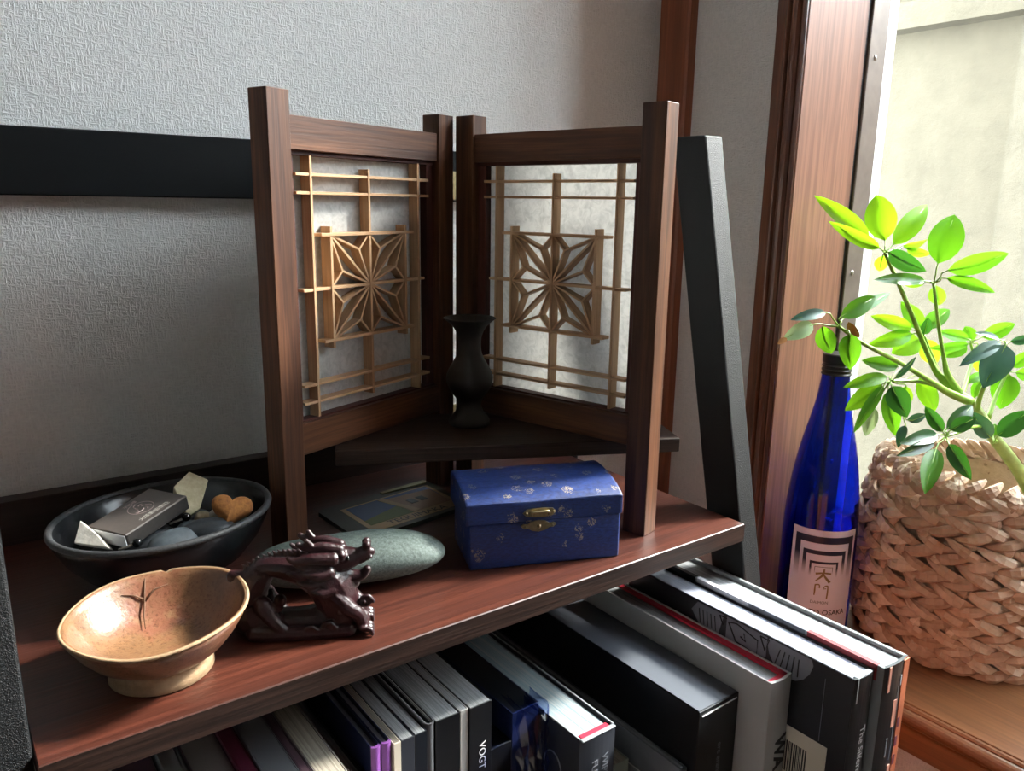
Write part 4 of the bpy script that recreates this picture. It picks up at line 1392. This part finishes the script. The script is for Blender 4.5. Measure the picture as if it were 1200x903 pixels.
book('silver_book', 'silver-grey rounded book near the black shelf leg', 0.0840, 0.0975, 0.3480, -0.0780, 'cover_midgrey', 'cover_grey', 0.22, 'hard', 'cover_silver', 0.0014)
book('dark_book', 'dark maroon and black book nearest the black shelf leg', 0.0600, 0.0830, 0.3480, -0.0800, 'cover_ink', 'cover_plum', 0.22, 'soft')

# ------------------------------------------------------------------ sake bottle
bo = empty('glass_bottle', (0.7610, 0.4590, SILL), 0, 'tall cobalt blue glass bottle with a white label and black cap', 'bottle')
ZO = -SILL
prof = [(0.0, 0.003), (0.027, 0.001), (0.0345, 0.0), (0.0372, 0.003), (0.0382, 0.012), (0.0385, 0.085), (0.0384, 0.108), (0.0376, 0.135), (0.0356, 0.160), (0.0322, 0.186), (0.0274, 0.212), (0.0224, 0.234), (0.0180, 0.254), (0.0153, 0.272), (0.0140, 0.285), (0.0137, 0.292)]
bm = bmesh.new(); lathe(bm, spline_prof(prof, 4), 56)
from_bm('bottle_body', bm, 'blue_glass', bo, True)
lv = 0.131
bm = bmesh.new(); lathe(bm, [(0.0, 0.006), (0.034, 0.005), (0.0355, 0.012), (0.0358, 0.085), (0.0355, 0.110), (0.0352, lv), (0.0, lv)], 48)
from_bm('liquid', bm, 'liquid', bo, True)
bm = bmesh.new()
cp = [(0.0, 0.3085), (0.0135, 0.3085), (0.0148, 0.3075), (0.0150, 0.300)]
for k in range(3):
    cp += [(0.0150, 0.2995 - k * 0.0042), (0.0144, 0.2985 - k * 0.0042), (0.0144, 0.2970 - k * 0.0042), (0.0151, 0.2960 - k * 0.0042)]
cp += [(0.0151, 0.2865), (0.0143, 0.2865)]
lathe(bm, cp, 40)
from_bm('cap', bm, 'cap_black', bo, False)
# label, wrapped round the body and turned towards the room
RL = 0.0388
PHI = math.atan2(-0.4605, -0.7585) + R(12)
lw, lz0, lz1 = 0.0720, 0.004, 0.127
def wrap(u, z, r=RL):
    a = PHI + u / RL
    return Vector((r * math.cos(a), r * math.sin(a), z))
def curved(name, u0, u1, z0, z1, mat, parent, r):
    bm = bmesh.new()
    n = max(2, int(abs(u1 - u0) / 0.003))
    A = [[bm.verts.new(wrap(u0 + (u1 - u0) * i / n, z, r)) for i in range(n + 1)] for z in (z0, (z0 + z1) / 2, z1)]
    for P_, Q_ in zip(A, A[1:]):
        for i in range(n):
            bm.faces.new((P_[i], P_[i + 1], Q_[i + 1], Q_[i]))
    return from_bm(name, bm, mat, parent, True)
lab = curved('label', -lw / 2, lw / 2, lz0, lz1, 'label_paper', bo, RL)
for hw, zt, th, zbm in ((0.0318, 0.1200, 0.0076, 0.058), (0.0222, 0.1045, 0.0046, 0.068), (0.0146, 0.0925, 0.0026, 0.070), (0.0092, 0.0868, 0.0006, 0.076)):
    r2 = RL + 0.0002
    curved('label_frame', -hw, hw, zt - th, zt, 'label_ink' if False else 'cover_navy' if hw > 0.012 else 'print_grey', lab, r2)
    for s in (-1, 1):
        curved('label_frame', s * hw, s * (hw - th * 0.8), zbm, zt - th * 0.5, 'label_ink', lab, r2 + 0.00002)
def stroke(pts, rr):
    bm = bmesh.new()
    q = smooth_path([(x, y, 0) for x, y in pts], 4)
    rad = []
    for i in range(len(pts) - 1):
        rad += [rr[i] + (rr[i + 1] - rr[i]) * k / 4 for k in range(4)]
    rad.append(rr[-1])
    L_, R_ = [], []
    for i, p in enumerate(q):
        t = (q[min(i + 1, len(q) - 1)] - q[max(i - 1, 0)]).normalized()
        nn = Vector((-t.y, t.x, 0))
        a, b_ = p + nn * rad[i], p - nn * rad[i]
        L_.append(bm.verts.new(wrap(a.x, a.y, RL + 0.0003))); R_.append(bm.verts.new(wrap(b_.x, b_.y, RL + 0.0003)))
    for i in range(len(q) - 1):
        bm.faces.new((L_[i], R_[i], R_[i + 1], L_[i + 1]))
    return bm
for pts, rr in (([(-0.0075, 0.0690), (0.000, 0.0705), (0.0080, 0.0700)], [0.0012, 0.0009, 0.0010]),
                ([(0.0008, 0.0750), (-0.0005, 0.0680), (-0.0070, 0.0610)], [0.0008, 0.0013, 0.0005]),
                ([(0.0002, 0.0690), (0.0035, 0.0645), (0.0075, 0.0600)], [0.0007, 0.0012, 0.0015])):
    from_bm('brush_stroke', stroke([(x, y + 0.0095) for x, y in pts], rr), 'label_gold', lab)
for pts, rr in (([(-0.0068, 0.0570), (-0.0068, 0.0500), (-0.0070, 0.0445)], [0.0006, 0.0008, 0.0005]), ([(-0.0068, 0.0565), (-0.0030, 0.0570), (-0.0022, 0.0530)], [0.0008, 0.0007, 0.0005]),
                ([(0.0060, 0.0560), (0.0062, 0.0490), (0.0058, 0.0415)], [0.0006, 0.0008, 0.0007]), ([(0.0018, 0.0535), (0.0035, 0.0560), (0.0062, 0.0560)], [0.0005, 0.0006, 0.0008]),
                ([(-0.0040, 0.0540), (-0.0020, 0.0542)], [0.0004, 0.0004]), ([(0.0015, 0.0525), (0.0045, 0.0530)], [0.0004, 0.0004])):
    from_bm('brush_stroke', stroke([(x, y + 0.0095) for x, y in pts], rr), 'label_gold', lab)
text_mesh('label_lettering', 'DAIMON', 0.0046, 'print_grey', lab, None, lambda c: wrap(c.x - 0.0105, 0.0460 + c.y, RL + 0.0003 + c.z))
text_mesh('label_lettering', 'TO OSAKA', 0.0080, 'print_black', lab, None, lambda c: wrap(c.x - 0.0110, 0.0345 + c.y, RL + 0.0003 + c.z))

# ------------------------------------------------------------------ woven basket
bc_ = Vector((0.8890, 0.3580, SILL))
bk = empty('woven_basket', bc_, 0, 'round basket of braided water hyacinth holding the plant on the window sill', 'basket')
RIMZ = 0.182
def brad(z):
    t = z / RIMZ
    return 0.097 + 0.017 * math.sin(math.pi * min(1, t * 0.85 + 0.08)) - 0.004 * t
def wrapz(a):
    """the rim stands a little higher on the far left side"""
    return 0.010 * max(0, math.cos(a - R(150)))
def strand(bm, ang, z, length, wid, th, tilt, twist, rout, seed, lift=0.0):
    """leaf-shaped strand lying on the basket wall"""
    rnd = random.Random(seed)
    rad = brad(z) + rout
    c = Vector((rad * math.cos(ang), rad * math.sin(ang), z + lift))
    tan = Vector((-math.sin(ang), math.cos(ang), 0)); nor = Vector((math.cos(ang), math.sin(ang), 0)); up = Vector((0, 0, 1))
    d = tan * math.cos(tilt) + up * math.sin(tilt)
    s = up * math.cos(tilt) - tan * math.sin(tilt)
    n_ = 7
    rings = []
    for i in range(n_):
        t = -1 + 2 * i / (n_ - 1)
        k = max(0.16, (1 - abs(t) ** 2.2)) ** 0.7
        bend = nor * (0.0035 - 0.0085 * t * t)
        p = c + d * (t * length / 2) + bend - nor * (length * t) ** 2 * 0.5 / rad * math.cos(tilt) * 0.5
        ring = []
        for q in range(6):
            a = 2 * math.pi * q / 6 + twist + 0.5 * t
            crease = 0.72 if q == 1 else 1.0
            ring.append(bm.verts.new(p + s * (wid / 2 * k * math.cos(a)) + nor * (th / 2 * k * math.sin(a) * crease)))
        rings.append(ring)
    for A, B in zip(rings, rings[1:]):
        for q in range(6):
            j = (q + 1) % 6
            bm.faces.new((A[q], A[j], B[j], B[q]))
    bm.faces.new(list(reversed(rings[0]))); bm.faces.new(rings[-1])
NR = 8
pitch = RIMZ / NR
for r in range(NR):
    bm = bmesh.new()
    n_ = 24
    zc = pitch * (r + 0.5)
    off = random.random()
    for k in range(n_):
        a = 2 * math.pi * (k + off) / n_
        L_ = 2 * math.pi * brad(zc) / n_ * 1.75
        jit = random.uniform(-0.0012, 0.0012)
        hz_ = wrapz(a) * (zc / RIMZ) ** 3
        strand(bm, a, zc + 0.0048 + jit, L_, 0.0122 * random.uniform(0.9, 1.1), 0.0095, R(-19 + random.uniform(-4, 4)), random.uniform(-0.4, 0.4), random.uniform(0, 0.002), r * 100 + k, hz_)
        strand(bm, a + math.pi / n_, zc - 0.0048 + jit, L_, 0.0120 * random.uniform(0.9, 1.1), 0.0095, R(19 + random.uniform(-4, 4)), random.uniform(-0.4, 0.4), random.uniform(0, 0.002), r * 100 + k + 50, hz_)
    bmesh.ops.recalc_face_normals(bm, faces=bm.faces[:])
    from_bm('braid_row', bm, 'hyacinth', bk, False)
for k in range(18):                                    # upright binders peeping between the rows
    bm = bmesh.new()
    for r in range(1, NR):
        a = 2 * math.pi * (k + (0.5 if r % 2 else 0.0) + random.uniform(-0.12, 0.12)) / 18
        strand(bm, a, pitch * r, 0.020, 0.0125, 0.008, R(90 + random.uniform(-15, 15)), random.uniform(-0.5, 0.5), -0.0016, 900 + k * 10 + r, wrapz(a) * (r / NR) ** 3)
    bmesh.ops.recalc_face_normals(bm, faces=bm.faces[:])
    from_bm('upright_binder', bm, 'hyacinth', bk, False)
bm = bmesh.new()
for k in range(40):                                    # twisted rim
    a = 2 * math.pi * k / 40
    strand(bm, a, RIMZ + 0.003, 0.030, 0.0125, 0.011, R(38), random.uniform(-0.4, 0.4), -0.001, 3000 + k, wrapz(a))
bmesh.ops.recalc_face_normals(bm, faces=bm.faces[:])
from_bm('rim_braid', bm, 'hyacinth', bk, False)
for k in range(12):
    bm = bmesh.new()
    a = 2 * math.pi * k / 12 + 0.2
    for q, tl in enumerate((70, 90, 112)):
        strand(bm, a + (q - 1) * 0.055, RIMZ - 0.003, 0.028, 0.011, 0.010, R(tl), 0.3 * q, 0.003, 4000 + 3 * k + q, wrapz(a))
    bmesh.ops.recalc_face_normals(bm, faces=bm.faces[:])
    from_bm('rim_knot', bm, 'hyacinth', bk, False)
bm = bmesh.new()
lathe(bm, [(0.0, 0.001), (0.092, 0.001), (brad(0.04) - 0.005, 0.04), (brad(0.09) - 0.005, 0.09), (brad(0.14) - 0.005, 0.14), (brad(0.17) - 0.005, 0.172), (brad(0.17) - 0.008, 0.172), (brad(0.09) - 0.008, 0.09), (0.088, 0.006), (0, 0.006)], 48)
from_bm('basket_wall', bm, 'hyacinth', bk, True)

# ------------------------------------------------------------------ schefflera
pt = empty('umbrella_plant', (0.9199, 0.3216, SILL + 0.007), 0, 'leafy green umbrella plant growing out of the woven basket', 'plant')
po = Vector((0.9199, 0.3216, SILL + 0.007))
bm = bmesh.new(); lathe(bm, [(0.0, 0.0), (0.062, 0.0), (0.072, 0.105), (0.074, 0.105), (0.074, 0.11), (0.069, 0.11), (0.066, 0.098), (0.0, 0.098)], 32)
o = from_bm('pot', bm, 'pot_plastic', pt, True); o.location = Vector((0.8890, 0.3580, SILL + 0.007)) - po
bm = bmesh.new(); ellipsoid(bm, (0, 0, 0.098), (0.067, 0, 0), (0, 0.067, 0), (0, 0, 0.008), 24, 8, 0.03)
o = from_bm('soil', bm, 'soil', pt, True); o.location = Vector((0.8890, 0.3580, SILL + 0.007)) - po
def stem(name, pts, rad, mat):
    """pts: (px, py, depth)"""
    q = [at(*p) - po for p in pts]
    path = smooth_path(q, 5)
    rr = []
    for i in range(len(pts) - 1):
        for k in range(5):
            rr.append(rad[i] + (rad[i + 1] - rad[i]) * k / 5)
    rr.append(rad[-1])
    bm = bmesh.new(); tube(bm, path, rr, 9)
    return from_bm(name, bm, mat, pt, True)
trunk = stem('trunk', [(1222, 640, 0.86), (1212, 590, 0.86), (1199, 560, 0.86), (1180, 532, 0.855), (1164, 512, 0.85), (1150, 488, 0.85), (1138, 471, 0.85)], [0.0075, 0.0072, 0.0068, 0.0066, 0.0062, 0.0056, 0.0052], 'trunk_green')
brA = stem('branch', [(1138, 471, 0.85), (1122, 460, 0.85), (1100, 439, 0.85), (1088, 416, 0.85), (1062, 353, 0.84), (1037, 296, 0.835)], [0.0052, 0.0050, 0.0038, 0.0028, 0.0024, 0.0018], 'stem_green')
brB = stem('branch', [(1124, 460, 0.85), (1111, 440, 0.845), (1106, 419, 0.84), (1099, 375, 0.835), (1094, 332, 0.83)], [0.0045, 0.0036, 0.0022, 0.0019, 0.0016], 'stem_green')
brC = stem('branch', [(1138, 471, 0.85), (1112, 460, 0.84), (1091, 447, 0.825), (1057, 426, 0.80), (1011, 402, 0.775), (983, 382, 0.765)], [0.0048, 0.0040, 0.0030, 0.0024, 0.0020, 0.0016], 'stem_green')
brD = stem('branch', [(1112, 462, 0.86), (1098, 430, 0.875), (1082, 391, 0.88)], [0.0022, 0.0018, 0.0014], 'stem_green')
brE = stem('branch', [(1128, 462, 0.855), (1134, 440, 0.87), (1140, 418, 0.88), (1137, 400, 0.88)], [0.0024, 0.0022, 0.0018, 0.0012], 'stem_green')
brF = stem('branch', [(1145, 480, 0.845), (1150, 460, 0.83), (1166, 425, 0.81), (1179, 402, 0.80)], [0.0030, 0.0024, 0.0018, 0.0014], 'stem_green')
brG = stem('branch', [(1158, 490, 0.855), (1168, 462, 0.865), (1181, 435, 0.87)], [0.0028, 0.0022, 0.0016], 'stem_green')
brH = stem('branch', [(1158, 500, 0.84), (1140, 500, 0.80), (1125, 506, 0.775), (1109, 511, 0.765)], [0.0020, 0.0016, 0.0014, 0.0012], 'stem_green')
brI = stem('branch', [(1100, 452, 0.835), (1075, 447, 0.82), (1043, 446, 0.805)], [0.0022, 0.0018, 0.0014], 'stem_green')
brJ = stem('branch', [(1168, 518, 0.85), (1165, 516, 0.835), (1164, 519, 0.825)], [0.0024, 0.0018, 0.0012], 'stem_green')

def leaf(parent, node, base, tip, wpx, mat, d0, d1=None, curl=0.06, roll=0.0):
    """one leaflet: petiole from node to base, blade from base to tip; widths as seen"""
    d1 = d0 if d1 is None else d1
    B = at(base[0], base[1], d0); Tp = at(tip[0], tip[1], d1)
    x = (Tp - B); Ln = x.length; x.normalize()
    view = (CAM - B).normalized()
    nrm = (view - x * view.dot(x)).normalized()
    nrm = (nrm * math.cos(roll) + x.cross(nrm) * math.sin(roll)).normalized()
    y = nrm.cross(x)
    wd = wpx * d0 / FPX / max(0.35, math.cos(roll))
    bm = bmesh.new()
    nu, nv = 9, 4
    rows = []
    for i in range(nu + 1):
        t = i / nu
        prof = (math.sin(math.pi * t ** 0.82)) ** 0.72 if 0 < t < 1 else 0.0
        hw = wd / 2 * prof
        row = []
        for j in range(-nv // 2, nv // 2 + 1):
            s = j / (nv / 2)
            fold = 0.16 * wd * abs(s) * prof
            sag = -curl * Ln * math.sin(math.pi * t) * -1.0
            row.append(bm.verts.new(B - po + x * (Ln * t) + y * (hw * s) + nrm * (fold - 0.5 * curl * Ln * (t * t) + sag * 0.5)))
        rows.append(row)
    for A, C_ in zip(rows, rows[1:]):
        for j in range(nv):
            bm.faces.new((A[j], A[j + 1], C_[j + 1], C_[j]))
    bmesh.ops.remove_doubles(bm, verts=bm.verts[:], dist=1e-6)
    o = from_bm('leaf', bm, mat, parent, True)
    if node is not None:
        nd = at(*node)
        bm = bmesh.new(); tube(bm, smooth_path([nd - po, (nd + B) / 2 - po + nrm * 0.001, B - po, B - po + x * (Ln * 0.86) + nrm * (0.0002)], 3), [0.0008] * 3 + [0.0007] * 3 + [0.0006, 0.0005, 0.0004, 0.0002], 6)
        from_bm('petiole', bm, 'stem_green', o, True)
    return o
# branch, node, [(base, tip, width, material, depth base, depth tip, roll)]
LV = [
 (brA, (1037, 296, 0.835), [((1019, 279), (955, 229), 20, 'leaf_lime', 0.825, 0.80, 0.2), ((1031, 291), (972, 260), 16, 'leaf_lime', 0.82, 0.79, -0.2), ((1037, 282), (1027, 227), 35, 'leaf_lime', 0.84, 0.85, 0.0),
   ((1046, 287), (1088, 238), 25, 'leaf_lime', 0.84, 0.85, 0.1), ((1041, 295), (1085, 318), 21, 'leaf_dark', 0.825, 0.80, 0.3), ((1035, 299), (1030, 318), 15, 'leaf_lime', 0.845, 0.86, 0.0), ((1058, 287), (1090, 281), 9, 'leaf_lime', 0.85, 0.87, 0.9), ((1062, 290), (1091, 299), 11, 'leaf_lime', 0.855, 0.87, 0.5)]),
 (brB, (1094, 332, 0.83), [((1099, 309), (1119, 250), 38, 'leaf_green', 0.83, 0.835, 0.0), ((1110, 317), (1184, 297), 23, 'leaf_green', 0.825, 0.81, 0.2), ((1109, 326), (1167, 342), 15, 'leaf_green', 0.825, 0.81, -0.3), ((1096, 334), (1101, 358), 19, 'leaf_green', 0.835, 0.85, 0.1),
   ((1085, 329), (1025, 327), 14, 'leaf_green', 0.825, 0.80, 0.4), ((1084, 331), (1060, 334), 10, 'leaf_lime', 0.835, 0.85, 0.2)]),
 (brC, (983, 382, 0.765), [((968, 366), (927, 374), 13, 'leaf_grey', 0.755, 0.745, 0.3), ((953, 380), (918, 397), 19, 'leaf_pale', 0.755, 0.745, 0.0), ((985, 371), (1027, 347), 21, 'leaf_green', 0.765, 0.775, 0.2), ((989, 373), (1044, 342), 15, 'leaf_green', 0.77, 0.79, -0.4),
   ((964, 382), (974, 415), 23, 'leaf_green', 0.77, 0.775, 0.2), ((996, 391), (996, 433), 25, 'leaf_green', 0.755, 0.75, 0.0)]),
 (brC, None, [((922, 396), (911, 403), 7, 'leaf_withered', 0.745, 0.744, 0.2), ((994, 377), (1007, 396), 10, 'leaf_withered', 0.765, 0.77, 0.4)]),
 (brD, (1082, 391, 0.88), [((1081, 386), (1056, 353), 20, 'leaf_green', 0.885, 0.89, 0.2), ((1083, 385), (1113, 362), 20, 'leaf_green', 0.885, 0.89, -0.2), ((1069, 386), (1021, 370), 18, 'leaf_lime', 0.88, 0.87, 0.1), ((1069, 391), (1018, 404), 19, 'leaf_lime', 0.88, 0.87, -0.1),
   ((1077, 397), (1045, 414), 27, 'leaf_lime', 0.885, 0.88, 0.0), ((1084, 397), (1096, 428), 23, 'leaf_lime', 0.89, 0.895, 0.0), ((1083, 392), (1088, 372), 12, 'leaf_dark', 0.875, 0.87, 0.2)]),
 (brE, (1137, 400, 0.88), [((1135, 397), (1099, 388), 14, 'leaf_green', 0.88, 0.87, 0.2), ((1135, 403), (1090, 408), 11, 'leaf_green', 0.88, 0.87, -0.3), ((1140, 399), (1131, 382), 15, 'leaf_green', 0.885, 0.89, 0.1), ((1151, 395), (1190, 379), 18, 'leaf_green', 0.88, 0.87, 0.1),
   ((1133, 404), (1106, 418), 17, 'leaf_green', 0.89, 0.89, 0.0), ((1146, 404), (1150, 438), 20, 'leaf_lime', 0.895, 0.90, 0.0)]),
 (brF, (1179, 402, 0.80), [((1173, 400), (1125, 428), 17, 'leaf_grey', 0.795, 0.785, 0.2), ((1179, 404), (1152, 454), 35, 'leaf_grey', 0.79, 0.78, 0.0), ((1172, 398), (1143, 389), 6, 'leaf_grey', 0.80, 0.80, 0.9), ((1184, 400), (1212, 395), 11, 'leaf_grey', 0.80, 0.795, 0.3)]),
 (brG, (1181, 435, 0.87), [((1182, 438), (1172, 479), 30, 'leaf_green', 0.87, 0.87, 0.0), ((1186, 430), (1209, 411), 15, 'leaf_green', 0.87, 0.86, 0.2), ((1152, 438), (1131, 449), 11, 'leaf_green', 0.875, 0.87, 0.1), ((1148, 446), (1140, 467), 12, 'leaf_green', 0.88, 0.88, 0.0), ((1190, 436), (1215, 440), 16, 'leaf_green', 0.87, 0.87, 0.1)]),
 (brH, (1109, 511, 0.765), [((1099, 509), (1056, 519), 17, 'leaf_dark', 0.755, 0.735, 0.2), ((1096, 517), (1051, 534), 14, 'leaf_dark', 0.75, 0.73, -0.2), ((1097, 525), (1084, 578), 23, 'leaf_green', 0.745, 0.715, 0.0), ((1112, 520), (1138, 562), 19, 'leaf_dark', 0.75, 0.725, 0.1),
   ((1105, 506), (1084, 476), 16, 'leaf_dark', 0.76, 0.765, 0.0), ((1109, 503), (1141, 474), 20, 'leaf_dark', 0.765, 0.775, 0.2), ((1114, 504), (1144, 489), 18, 'leaf_dark', 0.755, 0.75, -0.1)]),
 (brI, (1043, 446, 0.805), [((1040, 441), (989, 453), 16, 'leaf_lime', 0.805, 0.795, 0.2), ((1034, 450), (990, 481), 22, 'leaf_lime', 0.81, 0.81, 0.0), ((1036, 451), (1000, 507), 13, 'leaf_green', 0.795, 0.78, 0.3), ((1024, 476), (1014, 511), 17, 'leaf_pale', 0.80, 0.80, 0.0),
   ((1041, 457), (1049, 511), 21, 'leaf_green', 0.80, 0.795, 0.0), ((1045, 452), (1063, 489), 26, 'leaf_dark', 0.785, 0.775, 0.0), ((1078, 441), (1096, 482), 22, 'leaf_lime', 0.84, 0.85, 0.0), ((1053, 429), (1010, 422), 18, 'leaf_green', 0.82, 0.81, 0.0),
   ((1048, 444), (1074, 418), 7, 'leaf_grey', 0.795, 0.79, 0.5), ((1062, 452), (1058, 478), 18, 'leaf_lime', 0.83, 0.84, 0.0), ((1063, 492), (1086, 486), 11, 'leaf_grey', 0.785, 0.785, 0.3), ((1061, 498), (1052, 524), 11, 'leaf_grey', 0.785, 0.78, 0.3)]),
 (brJ, (1164, 519, 0.825), [((1161, 513), (1137, 482), 21, 'leaf_grey', 0.82, 0.815, 0.1), ((1169, 511), (1206, 481), 24, 'leaf_dark', 0.82, 0.81, 0.0), ((1164, 511), (1166, 496), 10, 'leaf_green', 0.83, 0.835, 0.1)]),
]
for par, node, ll in LV:
    for base, tip, wpx, mat, d0, d1, roll in ll:
        leaf(par, node, base, tip, wpx, mat, d0, d1, random.uniform(0.03, 0.11), roll)
